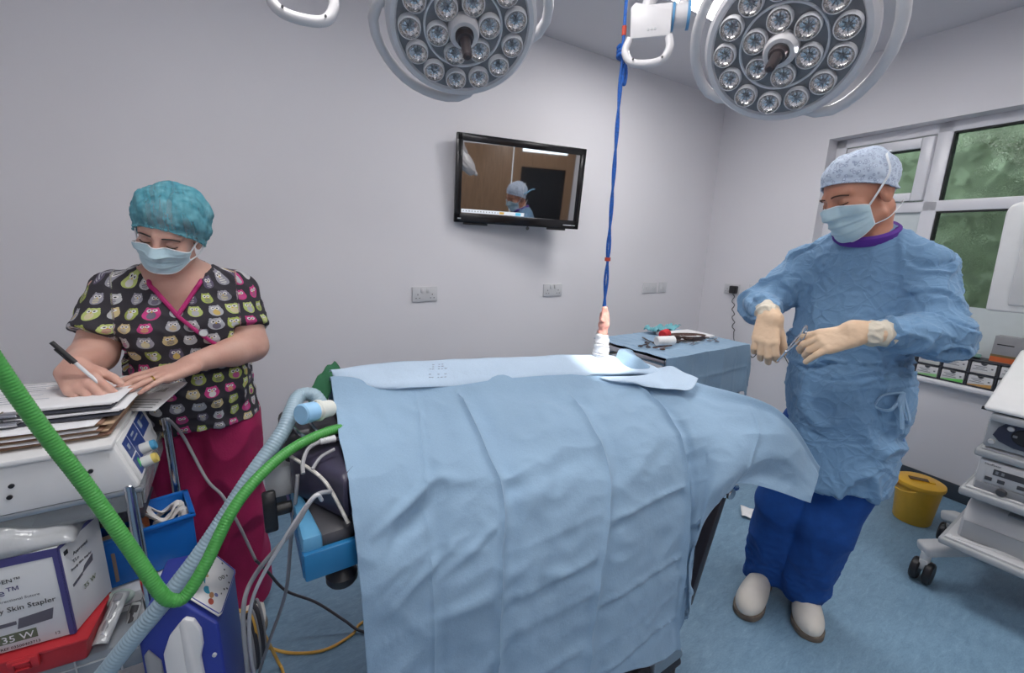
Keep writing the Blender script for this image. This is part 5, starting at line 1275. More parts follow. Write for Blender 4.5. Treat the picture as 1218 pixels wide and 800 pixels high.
def nurse():
    hc = V(-.150, 1.605, 1.420)
    Hm = frame(hc, (-.28, -.84, -.40), (.24, 0, 1)) @ Matrix.Scale(.88, 4)
    hd = head_sdf(Hm, True)
    nb = V(-.15, 1.685, 1.285)
    HR = hand_parts((-.378, 1.475, 1.082), (.42, -.82, -.32), (-.30, -.62, .72), True, 1.0, (.75, 1.0, .6), .03, (.80, .35, -.30), .35, (-.25, -.05, .1, .15))
    HL = hand_parts((-.118, 1.485, 1.052), (-.90, -.36, -.10), (.02, -.22, .97), False, .98, (.12, .12, .10), .16, (.6, .7, -.25), .3)
    rh, lh = hand_sdf(HR), hand_sdf(HL)
    def trunk(P):
        d = f_ecap(P, (-.15, 1.70, 1.22), (-.15, 1.71, 1.0), .135, .125, (1, 0, 0), .66)
        d = smin(d, f_ecap(P, (-.15, 1.71, 1.0), (-.14, 1.72, .90), .125, .12, (1, 0, 0), .68), .05)
        d = smin(d, f_cap(P, nb + V(0, .0, -.02), Hm @ V(0, -.03, -.06), .054, .050), .02)
        for sh, el, wr in (((-.305, 1.695, 1.245), (-.358, 1.635, 1.075), HR[0][0][0]), ((.005, 1.695, 1.24), (.022, 1.620, 1.065), HL[0][0][0])):
            d = smin(d, f_cap(P, nb - V(0, 0, .03), sh, .045, .052), .04); d = smin(d, f_cap(P, sh, el, .056, .050), .02)
            md = V(*el).lerp(V(*wr), .3); d = smin(d, f_cap(P, el, md, .048, .046), .02); d = smin(d, f_cap(P, md, wr, .046, .026), .02)
        return d
    F = bonded([trunk, hd, rh, lh], .012)
    v, q = implicit(F, (-.45, 1.27, .74), (.12, 1.88, 1.58), .004)
    body = tag(np_mesh('person', v, q, M_skin), 'person in an owl print tunic and teal hair net, bent over writing with a pen', 'person')
    eyes(Hm, body, M_hair)
    # hair
    def hairf(P):
        Q = to_local(P, Hm); d = f_ell(Q, Matrix.Translation((0, -.018, .036)), (.078, .098, .089)); d = smin(d, f_ell(Q, Matrix.Translation((-.015, -.085, -.02)), (.055, .045, .05)), .02)
        return np.maximum(d, Q[:, 1] * .8 - .045 - Q[:, 2] * .32)
    v, q = implicit(hairf, np.array(hc) - .2, np.array(hc) + .2, .006); v = wrinkle(v, q, .0015, 40, True, (1, .3, .3)); np_mesh('hair', v, q, M_hair, body)
    head_cap(bonded([hd, hairf], .01), Hm, body, sheer_mat(), .022, .054, -.085, -.020, .008, .014, 'bouffant_cap')
    G, mo = face_mask(hd, Hm, body, -.098, .000)
    for s in (-1, 1):
        e = G[0][-1] if s < 0 else G[-1][-1]; e2 = G[0][0] if s < 0 else G[-1][0]
        b = MB(); b.tube(spline([e, Hm @ V(s * .083, .02, .0), Hm @ V(s * .09, -.02, .0), Hm @ V(s * .085, -.01, -.05), e2], 6), .0022, 6); b.build('ear_loop', M_tie, mo, world=True)
    # tunic
    shR, slR = V(-.300, 1.695, 1.240), V(-.348, 1.640, 1.140); shL, slL = V(.000, 1.695, 1.235), V(.018, 1.640, 1.130)
    def solid(P):
        d = f_ecap(P, (-.15, 1.70, 1.205), (-.15, 1.705, 1.02), .152, .150, (1, 0, 0), .68)
        d = smin(d, f_ecap(P, (-.15, 1.705, 1.02), (-.145, 1.72, .74), .152, .186, (1, 0, 0), .78), .05)
        for x in (-.222, -.082): d = smin(d, f_ell(P, Matrix.Translation((x, 1.625, 1.135)), (.085, .075, .085)), .05)
        d = smin(d, f_ell(P, Matrix.Translation((-.15, 1.64, .95)), (.14, .09, .11)), .06)
        for sh, sl in ((shR, slR), (shL, slL)):
            d = smin(d, f_cap(P, nb + V(0, .01, -.035), sh, .052, .060), .04); d = smin(d, f_cap(P, sh, sl, .062, .064), .03)
        return d
    def tunic(P):
        d = solid(P)
        for sh, sl in ((shR, slR), (shL, slL)):
            ax = (sl - sh).normalized(); cut = (P - np.array(sl + ax * .012)) @ np.array(ax); neararm = np.linalg.norm(P - np.array(sl), axis=1) < .125
            side = (P[:, 0] < -.285) if sh.x < -.2 else (P[:, 0] > -.015)
            d = np.where(neararm & side & (P[:, 2] > .99), np.maximum(d, cut), d)
        # V neck
        V0 = (-.150, 1.185); w = np.abs(P[:, 0] + .153) - (P[:, 2] - V0[1]) * .66
        d = np.maximum(d, -np.maximum(np.maximum(w, P[:, 1] - 1.715), -(P[:, 2] - V0[1])))
        d = np.maximum(d, -f_cap(P, nb + V(0, 0, .0), nb + V(0, -.05, .12), .060, .085))
        return np.maximum(d, .808 - P[:, 2])
    v, q = implicit(tunic, (-.48, 1.46, .79), (.14, 1.92, 1.34), .005)
    base = v.copy()
    v = wrinkle(v, q, .010, 8, True, (1, 1, .6), 4.0, np.clip((1.15 - v[:, 2]) / .2, .15, 1)); v = wrinkle(v, q, .006, 20, True, (1, 1, 1), 9.0)
    t = np_mesh('tunic', v, q, owl_mat(), body)
    ang = np.arctan2(base[:, 0] + .15, -(base[:, 1] - 1.75)); uu = ang * .19; vv = base[:, 2].copy()
    for sh, sl, sd in ((shR, slR, base[:, 0] < -.30), (shL, slL, base[:, 0] > .0)):
        k = sd & (base[:, 2] > 1.04); uu[k] = (base[k, 1] - 1.66) * (-.8 if sh.x < -.2 else .8) + base[k, 0] * .9 + .4
    vv = vv - (base[:, 1] - 1.63) * .6 * np.clip((base[:, 2] - 1.20) / .08, 0, 1)
    at = t.data.attributes.new('cloth', 'FLOAT_VECTOR', 'POINT'); at.data.foreach_set('vector', np.stack([uu, vv, np.zeros_like(uu)], 1).astype(np.float32).ravel())
    def onto(x, z, off=.003):
        P = np.array([[x, 1.35, z]])
        for _ in range(80): P[0, 1] += max(solid(P)[0] - off, 0) * .8
        return V(*P[0])
    b = MB()
    b.tube(spline([onto(-.153 - (z - 1.185) * .66, z) for z in np.linspace(1.185, 1.275, 6)] + [nb + V(-.066, .01, .012), nb + V(-.04, .055, .02)], 5), .0062, 8)
    b.tube(spline([onto(-.153 + (z - 1.185) * .66, z) for z in np.linspace(1.185, 1.275, 6)] + [nb + V(.066, .01, .012), nb + V(.04, .055, .02)], 5), .0062, 8)
    b.tube(spline([onto(-.153 + s * .115, 1.185 - s * .125, .006) for s in np.linspace(0, 1, 7)], 5), .0055, 8); b.build('neck_piping', M_trim, t, world=True)
    # fob watch on the chest
    c = onto(-.095, 1.135, .006); b = MB(); b.lathe([(0, .010), (.011, .010), (.013, .006), (.013, 0)], axis(c, (0, -1, 0)), 20); wt = b.build('fob_watch', M_chrome, body, world=True)
    b = MB(); b.lathe([(0, .0105), (.010, .0105)], axis(c, (0, -1, 0)), 20); b.build('watch_dial', M_white, wt, world=True)
    # ring
    fs = [x for x in HL[1] if x[5] == 2][0]; p = fs[0].lerp(fs[1], .45); M = axis(p, fs[1] - fs[0])
    b = MB(); b.lathe([(.0096, -.002), (.0106, 0), (.0096, .002), (.009, 0), (.0096, -.002)], M, 20); b.build('ring', mat('gold', rgb(212, 176, 96), .2, 1.0), body, world=True)
    # trousers
    def trous(P):
        d = None
        for a, m_, e in (((-.225, 1.73, .80), (-.215, 1.73, .45), (-.215, 1.74, .08)), ((-.080, 1.72, .80), (-.075, 1.715, .45), (-.075, 1.715, .08))):
            x = smin(f_cap(P, a, m_, .112, .092), f_cap(P, m_, e, .092, .090), .03); d = x if d is None else smin(d, x, .02)
        return np.maximum(d, .06 - P[:, 2])
    v, q = implicit(trous, (-.36, 1.57, .04), (.07, 1.88, .93), .0065); v = wrinkle(v, q, .013, 9, True, (1, 1, .6), 6.0); np_mesh('trousers', v, q, M_crim, body)
    shoe(body, (-.205, 1.80, 0), (-.225, 1.56, 0), 'shoe', M_clog, M_sole, False)
    shoe(body, (-.075, 1.78, 0), (-.065, 1.545, 0), 'shoe', M_clog, M_sole, False)
    # pen
    tip, top = V(-.285, 1.392, 1.018), V(-.372, 1.405, 1.152); d = (top - tip).normalized()
    t = thing('ballpoint_pen', 'black capped clear ballpoint pen held over the paper', 'pen', tip); o = -tip
    b = MB(); b.cyl(tip + o, tip + d * .018 + o, .0006, .0035, 10); b.build('nib', M_chrome, t)
    b = MB(); b.cyl(tip + d * .018 + o, tip + d * .125 + o, .0042, n=10); b.build('barrel', mat('clear_pen_barrel', rgb(214, 216, 220), .15), t)
    b = MB(); b.cyl(tip + d * .108 + o, top + d * .012 + o, .0058, .005, 12); b.box((0, 0, 0), (.003, .003, .045), axis(tip + d * .13 + V(-.007, -.003, 0) + o, d)); b.build('cap', M_black, t)
nurse()
# ================================================================== WHITE FRAMED CART AT THE LEFT
CX0, CX1, CY0, CY1 = -1.10, -.235, 1.235, 1.575
t = thing('chrome_cart', 'chrome framed cart with clear rails, piled with clinical supplies beside the nurse', 'cart', ((CX0 + CX1) / 2, (CY0 + CY1) / 2, 0))
CT = t
def cw(b, nm, m, par, **k): return b.build(nm, m, par, world=True, **k)
M_acr = mat('clear_acrylic', rgb(214, 220, 224), .12, trans=.75, var=0)
M_shelf = mat('pale_shelf_steel', rgb(176, 180, 184), .35, .8)
for x in (CX0, CX1):
    for y in (CY0, CY1):
        xx = x - .018 if (y == CY0 and x == CX1) else x + (.02 if x == CX1 else 0)
        b = MB(); zt_ = .836 if y == CY0 else .872; b.cyl((xx, y, .10), (xx, y, zt_), .0115, n=16); b.lathe([(0, 0), (.013, 0), (.013, .01), (.006, .016), (0, .016)], Matrix.Translation((xx, y, zt_ - .002)), 14); p = cw(b, 'post', M_chrome, t)
        b = MB(); b.cyl((xx, y - .013, .045), (xx, y + .013, .045), .045, n=22, bev=.005); b.cyl((xx, y, .05), (xx, y, .105), .011, n=12); cw(b, 'caster', M_dark, p)
for z in (.828, .375, .13):
    b = MB(); b.box(((CX0 + CX1) / 2, (CY0 + CY1) / 2, z), (CX1 - CX0 + .01, CY1 - CY0 + .01, .014), bev=.004); cw(b, 'shelf', M_shelf, t)
for z in (.80, .41):
    b = MB(); b.box((CX1 + .002, (CY0 + CY1) / 2, z + .01), (.006, CY1 - CY0 - .02, .055), bev=.002); cw(b, 'clear_end_rail', M_acr, t)
    b = MB(); b.box(((CX0 + CX1) / 2, CY0 + .004, z), (CX1 - CX0, .006, .045), bev=.002); cw(b, 'clear_front_rail', M_acr, t)

# humidifier / ventilator unit on the top shelf
t = thing('anaesthesia_unit', 'white boxed unit with blue label panel and two knobs on top of the chrome cart', 'medical unit', (-.62, 1.38, .836))
UX1 = -.252
b = MB(); b.prism([(-1.0, .836), (UX1 + .018, .836), (UX1 + .018, .845), (UX1 - .016, .955), (-1.0, .955)], -1.53, -1.225, Matrix(((1, 0, 0, 0), (0, 0, -1, 0), (0, 1, 0, 0), (0, 0, 0, 1))), bev=.006); cw(b, 'casing', M_white, t)
b = MB(); b.prism([(-1.005, 1.215), (UX1 - .013, 1.215), (UX1 - .013, 1.535), (-1.005, 1.535)], .945, .958, bev=.004); cw(b, 'lid', M_white, t)
b = MB()
for x in (-.315, -.435, -.56): 
    for z in (.876, .90):
        b = MB(); b.cyl((x + (.006 if z > .88 else 0), 1.2255, z), (x + (.006 if z > .88 else 0), 1.221, z), .0045, n=12); cw(b, 'black_screw', M_black, t)
# blue label panel on the end of the unit: local x along the end, y up, z outwards
Ed = V(0, 1, 0); Ey = V(-.034, 0, .110).normalized(); En = Ed.cross(Ey)
EM = Matrix((Ed, Ey, En)).transposed().to_4x4(); EM.translation = (UX1 + .018, 1.225, .843)
b = MB(); b.prism([(.012, .004), (.25, .004), (.295, .045), (.295, .105), (.02, .112)], .0, .007, EM, bev=.002); pl = cw(b, 'end_plate', M_white, t)
M_lblp = mat('pale_label_print', rgb(150, 160, 170), .6)
M_navy = mat('navy_label', rgb(34, 62, 128), .4, var=.05)
for nm, poly in (('label', [(.028, .058), (.075, .058), (.075, .100), (.028, .100)]), ('label', [(.028, .012), (.075, .012), (.075, .053), (.028, .053)]), ('label', [(.08, .030), (.165, .030), (.165, .100), (.08, .100)]), ('label', [(.171, .052), (.27, .052), (.27, .100), (.171, .100)])):
    b = MB(); b.prism(poly, .007, .0078, EM); cw(b, 'blue_label', M_navy, pl)
b = MB()
for (x, y, w, h_) in ((.10, .088, .03, .005), (.10, .075, .045, .004), (.19, .08, .02, .02), (.225, .085, .035, .005), (.045, .08, .015, .012)):
    b = MB(); b.box((x + w / 2, y, .0081), (w, h_, .0005), EM); cw(b, 'label_print', M_lblp, pl)
b = MB(); b.prism([(.045, .022), (.06, .030), (.06, .044), (.05, .040)], .0078, .0084, EM); cw(b, 'green_mark', mat('green_mark', rgb(60, 190, 90), .5), pl)
for x, y, c, nm in ((.110, .042, rgb(70, 150, 190), 'teal_cap'), (.070, .022, rgb(214, 190, 96), 'yellow_cap')):
    Mk = EM @ Matrix.Translation((x, y, .007)); b = MB(); b.lathe([(0, .022), (.0125, .022), (.0135, .019), (.014, .0)], Mk, 22); kb = cw(b, 'flow_knob', mat('ribbed_knob_white', rgb(206, 208, 206), .5, var=.05), t)
    b = MB(); b.lathe([(0, .031), (.0115, .031), (.0125, .028), (.013, .022), (0, .022)], Mk, 22); cw(b, nm, mat(nm, c, .45), kb)
# papers and clipboards on top
def sheet(cx, cy, z, w, h, rz, cur=.004, seed=0):
    return [[V(cx, cy, z) + Euler((0, 0, rz)).to_matrix() @ V(w * (i / 13 - .5), h * (j / 13 - .5), cur * (1 + mnoise.noise(V(i * .22 + seed, j * .22, seed)))) for j in range(14)] for i in range(14)]
M_man = mat('manila_card', rgb(178, 150, 124), .8, var=.1); M_man2 = mat('brown_card', rgb(140, 106, 88), .8, var=.1)
M_board = mat('dark_clipboard', rgb(54, 56, 66), .5)
z = .960
t = thing('case_folder', 'brown card folder stuffed with loose papers under the clipboards', 'folder', (-.46, 1.40, z))
for k in range(9):
    b = MB(); b.grid(sheet(-.47 + .008 * math.sin(k * 2.3), 1.395 + .006 * math.cos(k * 1.9), z + k * .0042, .40 - .01 * (k % 3), .26, -.06 + .03 * math.sin(k * 1.3), .0035, k)); cw(b, 'card_leaf', (M_man, M_man2, M_paper)[k % 3], t, thick=.001, fixn=False)
for nm, lb, cy, zz, rz, wd in (('clipboard', 'dark clipboard with paper, lying lowest under the writing paper', 1.42, 1.003, -.10, .42), ('clipboard', 'dark clipboard holding the paper the person writes on', 1.44, 1.0175, -.13, .40)):
    t = thing(nm, lb, 'clipboard', (-.455, cy, zz), group=None)
    Mb = TR((-.455, cy, zz), rz)
    b = MB(); b.box((0, 0, 0), (wd, .24, .004), Mb, bev=.001); cw(b, 'board', M_board, t)
    b = MB(); b.box((-.02, -.118, .006), (.13, .022, .009), Mb, bev=.003); b.tube([Mb @ V(x, y, .010) for x, y in ((-.05, -.108), (-.05, -.125), (.015, -.125), (.015, -.108))], .0022, 6); cl = cw(b, 'spring_clip', M_chrome, t)
    for k in range(3):
        b = MB(); b.grid(sheet(-.452 + .004 * k, cy + .008, zz + .0035 + k * .0015, wd - .005, .235, rz + .012 * (k - 1), .0022, k + 3)); cw(b, 'paper_sheet', M_paper, t, thick=.0004, fixn=False)
b = MB()
for k in range(9): b.box((-.10 + .22 * (k % 2) * .2, .08 - k * .018, .0135), (.13 + .03 * math.sin(k), .0016, .0004), TR((-.41, 1.44, 1.0175), -.13))
cw(b, 'handwriting', mat('blue_grey_ink', rgb(120, 124, 150), .7), t)
t = thing('barcode_card', 'white printed card with barcode at the nurse end of the white unit', 'card', (-.235, 1.50, .96))
Mc = TR((-.225, 1.50, .972), -.5, rx=.25)
b = MB(); b.box((0, 0, 0), (.10, .14, .002), Mc); cw(b, 'card', M_paper, t)
b = MB()
for k in range(14): b.box((-.035 + k * .004, .03, .0014), (.0015 + .001 * (k % 3 == 0), .02, .0004), Mc)
for k in range(4): b.box((0, -.02 - k * .012, .0014), (.07, .003, .0004), Mc)
cw(b, 'barcode', M_lbl, t)

# carton of skin staplers
t = thing('stapler_carton', 'white and violet carton marked Skin Stapler on the middle shelf of the cart', 'box', (-.52, 1.27, .52))
BD = V(.995, -.10, 0).normalized(); BN = V(-BD.y, BD.x, 0)
BM = Matrix((BD, BN, V(0, 0, 1))).transposed().to_4x4(); BM.translation = (-.378, 1.20, .528)   # front right bottom edge; x runs along the front, y away, z up
M_box = mat('carton_white', rgb(214, 216, 218), .55, var=.01); M_vio = mat('violet_carton_edge', rgb(74, 70, 128), .5, var=.03)
b = MB(); b.prism([(-.34, 0), (0, 0), (.03, .125), (-.31, .125)], 0, .222, BM, bev=.002); cw(b, 'carton', M_box, t)
FB = Matrix((BD, V(0, 0, 1), -BN)).transposed().to_4x4(); FB.translation = BM.translation                 # front face: x along, y up, z outwards
sdv = (BM.to_3x3() @ V(.03, .125, 0)).normalized(); SB = Matrix((sdv, V(0, 0, 1), sdv.cross(V(0, 0, 1)))).transposed().to_4x4(); SB.translation = BM.translation
b = MB(); b.prism([(-.34, .203), (0, .203), (0, .222), (-.34, .222)], 0, .0012, FB); b.prism([(-.009, 0), (0, 0), (0, .222), (-.009, .222)], .0002, .0014, FB); b.prism([(0, 0), (.005, 0), (.005, .222), (0, .222)], .0, .0012, SB); b.prism([(0, .214), (.125, .214), (.125, .222), (0, .222)], .0, .0012, SB); cw(b, 'violet_band', M_vio, t)
def ft(s, size, x, y, F=FB, m=M_ink, al='RIGHT', sx=1): return text_mesh('printed_lettering', s, size, F @ Matrix.Translation((x, y, .0016)), m, t, .0002, True, al, sx)
ft('DEN\u2122', .013, -.062, .165); ft('TLe\u2122', .024, -.066, .137, m=mat('violet_print', rgb(80, 76, 120), .6)); ft('Multi Directional Suture', .009, -.040, .120, m=M_lbl); ft('Rotating Head Ready Skin Stapler', .0168, -.018, .096, sx=.95)
b = MB(); b.prism([(-.085, .050), (-.03, .054), (-.025, .080), (-.08, .074)], 0, .0016, FB); b.prism([(-.15, .06), (-.085, .062), (-.085, .070), (-.15, .068)], 0, .0016, FB); cw(b, 'stapler_picture', mat('grey_print_dark', rgb(92, 90, 100), .6), t)
b = MB(); b.prism([(-.34, .020), (-.058, .020), (-.058, .042), (-.34, .042)], 0, .0013, FB); cw(b, 'olive_patch', mat('olive_patch', rgb(96, 104, 84), .6), t)
ft('35 W', .022, -.062, .0230, m=M_paper); ft('REF 03500403713', .0085, -.055, .006); ft('12', .010, -.022, .012)
ft('35 W', .017, .045, .075, SB, mat('olive_print', rgb(104, 112, 80), .6), 'LEFT'); ft('Approved', .011, .035, .175, SB, M_ink, 'LEFT'); ft('TLe', .012, .03, .158, SB, M_lbl, 'LEFT'); ft('Ready Skin Stapler', .0085, .022, .143, SB, M_ink, 'LEFT')
b = MB(); b.prism([(.05, .115), (.085, .122), (.088, .138), (.06, .128)], 0, .0012, SB); b.prism([(.02, .105), (.05, .112), (.05, .118), (.02, .111)], 0, .0012, SB); cw(b, 'stapler_picture', bpy.data.materials['grey_print_dark'], t)
b = MB(); b.prism([(.014, .19), (.024, .19), (.024, .2), (.014, .2)], 0, .0012, SB); cw(b, 'printed_symbol', M_ink, t)
# crumpled clear bag and a grey pouch over the carton
def bag(name, label, cx, cy, z, sx, sy, h, m, seed, cat='bag', n=34):
    G = []
    for i in range(n):
        row = []
        for j in range(n):
            a, c = i / (n - 1) * 2 - 1, j / (n - 1) * 2 - 1
            e = max(0, 1 - (a * a) ** 1.5) * max(0, 1 - (c * c) ** 1.5)
            q_ = mnoise.noise(V(a * 2.2 + seed, c * 2.2, seed)); w_ = abs(mnoise.noise(V(a * 4 + seed, c * 5, 2 * seed)))
            row.append(V(cx + sx * a / 2, cy + sy * c / 2, z + h * e ** .5 * (.65 + .5 * q_) + .22 * h * (.5 - w_) * 1.6 * e))
        G.append(row)
    lowr = [[V(p.x, p.y, z + .0005) for p in r] for r in G]
    b = MB(); b.grid(G); return tag(b.build(name, m, ang=50, thick=.0012, fixn=False), label, cat)
M_bag = mat('clear_crumpled_film', rgb(200, 203, 206), .22, trans=.28, var=.1, scale=12, bump=.25, bscale=30)
bag('clear_bag', 'crumpled clear plastic bag lying on top of the stapler carton', -.52, 1.27, .752, .34, .13, .065, M_bag, 3.0)
t = thing('sealed_pouch', 'long clear pouch with a violet printed band under the white unit', 'pouch', (-.56, 1.28, .76))
b = MB(); b.grid([[V(-.86 + .55 * i / 30, 1.262 + .05 * j / 9, .765 + .045 * j / 9 + .006 * mnoise.noise(V(i * .3, j * .3, 1))) for j in range(10)] for i in range(31)]); cw(b, 'film', M_bag, t, thick=.001, fixn=False)
b = MB(); b.grid([[V(-.86 + .55 * i / 30, 1.258 + .024 * j / 4 , .779 + .021 * j / 4 + .004 * mnoise.noise(V(i * .3, j * .3, 1))) for j in range(5)] for i in range(31)]); cw(b, 'violet_band', mat('dull_violet_print', rgb(84, 82, 108), .4), t, thick=.001, fixn=False)
b = MB()
for k in range(12): b.box((-.60 + .0075 * k, 1.2535 + .012, .794), (.003 + .002 * (k % 3 == 1), .0012, .016), None)
cw(b, 'barcode', M_ink, t)
bag('dark_pouch', 'dark grey padded pouch stuffed behind the stapler carton under the unit', -.33, 1.41, .70, .15, .16, .10, mat('dark_grey_pouch', rgb(58, 56, 64), .5, var=.2, bump=.2, bscale=40), 7.0, 'pouch')
# blue storage bin with masks in it
t = thing('storage_bin', 'blue open storage bin of white masks between the cart posts', 'storage bin', (-.275, 1.44, .51))
M_bin = mat('blue_polypropylene', rgb(18, 104, 190), .4, var=.05)
BB = TR((-.275, 1.445, .508), .18)
b = MB()
for dx, dy, sx, sy in ((-.098, 0, .006, .15), (.098, 0, .006, .15), (0, .072, .2, .006), (0, -.072, .2, .006)): b.box((dx, dy, .068), (sx, sy, .13), BB, bev=.002)
b.box((0, 0, .003), (.2, .15, .006), BB); cw(b, 'bin_body', M_bin, t)
b = MB()
for dx, dy, sx, sy in ((-.1, 0, .014, .165), (.1, 0, .014, .165), (0, .076, .214, .014), (0, -.076, .214, .014)): b.box((dx, dy, .134), (sx, sy, .010), BB, bev=.003)
cw(b, 'rim', M_bin, t)
for i, (dx, dy, rz, lb) in enumerate(((.055, -.02, .4, 'white mask lying uppermost in the blue bin'), (.04, .03, -.5, 'white mask tucked at the far side of the blue bin'))):
    b = MB(); Mm_ = BB @ TR((dx, dy, .075 + i * .012), rz)
    for k in range(2): b.tube([Mm_ @ V((.045 - k * .012) * math.cos(a), (.03 - k * .008) * math.sin(a), .018 * math.sin(a * 2 + k) + .012 * k + .02) for a in np.linspace(0, 2 * PI, 25)[:-1]], .010, 8, closed=True, flat=.35)
    tag(b.build('rolled_mask', mat('soft_white_nonwoven', rgb(226, 224, 222), .85, bump=.1, bscale=200)), lb, 'mask', 'white masks in the blue bin')
b = MB(); b.box((-.045, -.01, .055), (.09, .1, .09), BB @ TR((0, 0, 0), .2), bev=.004); tag(b.build('brown_carton', mat('brown_card_box', rgb(150, 128, 112), .8, var=.1)), 'small brown carton standing in the blue storage bin', 'box')
b = MB(); b.box((-.01, .045, .08), (.035, .035, .13), BB, bev=.006); tag(b.build('orange_packet', mat('orange_packet', rgb(206, 120, 80), .6)), 'orange packet standing at the back of the blue bin', 'packet')
# white carton the bin stands on
t = thing('flat_carton', 'white flat carton with fine print under the blue storage bin', 'box', (-.29, 1.41, .386))
FM = TR((-.292, 1.405, .385), .12)
b = MB(); b.box((0, 0, .058), (.17, .16, .116), FM, bev=.003); cw(b, 'carton', M_box, t)
b = MB(); b.box((0, -.0805, .085), (.165, .001, .002), FM); b.box((0, -.0805, .06), (.165, .001, .0015), FM)
for k in range(5): b.box((.05 + .005 * (k % 2), -.0805, .05 - k * .008), (.045, .001, .003), FM)
cw(b, 'printing', M_lbl, t)
# red tray and clear trays below the stapler carton
t = thing('red_tray', 'red plastic lidded tray beneath the stapler carton', 'tray', (-.5, 1.26, .47))
M_redp = mat('red_translucent_plastic', rgb(190, 48, 56), .3, var=.08)
RM = TR((-.52, 1.265, .462), -.10)
b = MB(); b.taper((0, 0, 0), (.33, .13, .055), (1.04, 1.04), RM, bev=.008); b.box((0, 0, .058), (.352, .146, .008), RM, bev=.003); cw(b, 'tray_body', M_redp, t)
b = MB(); b.box((.07, -.074, .045), (.05, .010, .03), RM, bev=.004); b.tube([RM @ V(.07 + x, -.08, .045 + y) for x, y in ((-.012, -.008), (.012, -.008), (.012, .008), (-.012, .008))], .0035, 6, closed=True); cw(b, 'front_catch', M_redp, t)
t = thing('clear_organiser', 'clear plastic compartment box on the cart shelf below the red tray', 'organiser', (-.52, 1.30, .382))
OM = TR((-.50, 1.30, .382), -.06)
b = MB(); b.box((0, 0, .036), (.46, .17, .072), OM, bev=.006); cw(b, 'case', mat('clear_case_plastic', rgb(206, 214, 222), .2, trans=.55, var=.05), t)
b = MB()
for k in range(6): b.box((-.19 + k * .076, -.086, .036), (.003, .003, .066), OM)
b.box((0, -.086, .05), (.45, .003, .003), OM); cw(b, 'compartment_edge', M_grey, t)
# packaged syringes and odds lying between the carton and the post
M_pack = mat('clear_wrapper', rgb(206, 210, 212), .2, trans=.25, var=.1, bump=.2, bscale=50)
def pack(name, label, a, c, w, m, core=None, cat='packet'):
    a, c = V(*a), V(*c); M = frame((a + c) / 2, c - a); L = (c - a).length
    t = thing(name, label, cat, (a + c) / 2)
    b = MB(); b.grid([[M @ V(w * (i / 8 - .5), L * (j / 20 - .5), .010 * math.sin(i / 8 * PI) + .003 * mnoise.noise(V(i * .5, j * .4, L * 9))) for j in range(21)] for i in range(9)]); cw(b, 'wrapper', m, t, thick=.0012, fixn=False)
    if core: b = MB(); b.cyl(M @ V(0, -L * .35, .004), M @ V(0, L * .35, .004), .0075, n=12); b.cyl(M @ V(0, L * .3, .004), M @ V(0, L * .44, .004), .010, n=12); cw(b, 'contents', core, t)
    return t
pack('syringe_pack', 'wrapped syringe leaning from the red tray towards the white carton', (-.345, 1.20, .475), (-.315, 1.30, .525), .034, M_pack, M_mid)
pack('syringe_pack', 'wrapped syringe with a dark plunger lying in front of the white carton', (-.325, 1.225, .40), (-.29, 1.31, .475), .034, M_pack, M_dark)
pack('tube_pack', 'flat wrapped tube propped beside the front post of the cart', (-.30, 1.225, .395), (-.262, 1.32, .50), .03, M_pack, M_grey)
bag('clear_pouch', 'small clear pouch crumpled at the foot of the red tray', -.345, 1.265, .386, .09, .08, .06, M_bag, 11.0, 'pouch')
bag('dark_wrapper', 'small dark wrapper crumpled in front of the flat carton', -.305, 1.262, .384, .06, .06, .045, M_dark, 14.0, 'wrapper')
b = MB(); b.ball((-.325, 1.31, .505), (.032, .016, .022), None, 18, 12); tag(b.build('swab_roll', mat('pale_green_gauze', rgb(180, 196, 188), .8, bump=.2, bscale=200)), 'rolled pale swab resting beside the stapler carton', 'swab')
b = MB(); b.tube(spline([(-.28, 1.24, .40), (-.262, 1.25, .43), (-.268, 1.27, .45), (-.29, 1.27, .43), (-.285, 1.245, .395)], 6), .004, 8); tag(b.build('green_tubing', mat('dark_green_tube', rgb(40, 110, 80), .4)), 'short loop of dark green tubing at the cart front', 'tubing')

# ================================================================== BLUE PATIENT MONITOR ON THE FLOOR
t = thing('patient_warmer', 'blue and white floor standing unit with a sloping white label panel', 'medical unit', (-.14, 1.0, 0))
M_navy2 = mat('royal_blue_casing', rgb(46, 60, 150), .35, var=.03)
top = [V(-.185, 1.10, .715), V(-.112, 1.09, .712), V(-.062, 1.06, .652), V(-.090, .895, .670), V(-.148, .925, .728), V(-.222, .95, .672)]
bm = bmesh.new(); tv_ = [bm.verts.new(p) for p in top]
low = [V(p.x, p.y, .10) for p in top]; lv = [bm.verts.new(p) for p in low]
bm.faces.new([tv_[1], tv_[2], tv_[3], tv_[4]]); bm.faces.new([tv_[0], tv_[1], tv_[4], tv_[5]])
for i in range(6): j = (i + 1) % 6; bm.faces.new([tv_[j], tv_[i], lv[i], lv[j]])
bm.faces.new(lv[::-1]); bmesh.ops.recalc_face_normals(bm, faces=bm.faces[:]); bmesh.ops.bevel(bm, geom=bm.edges[:], offset=.008, segments=3, affect='EDGES', profile=.5)
b = MB(); b.bm.free(); b.bm = bm; cw(b, 'casing', M_navy2, t)
def onface(a, bb, c, d, u, v, off): 
    p = a.lerp(bb, u).lerp(d.lerp(c, u), v); n = (bb - a).cross(d - a).normalized(); n = n if n.z > 0 else -n; return p + n * off
A_, B_, C_, D_ = top[1], top[2], top[3], top[4]
rnd = [(.07, .10), (.10, .05), (.90, .05), (.95, .10), (.95, .90), (.90, .96), (.10, .96), (.05, .9)]
b = MB(); f = b.bm.faces.new([b.bm.verts.new(onface(A_, B_, C_, D_, u, v, .0085)) for u, v in rnd]); pn = cw(b, 'label_panel', M_white, t, thick=.002)
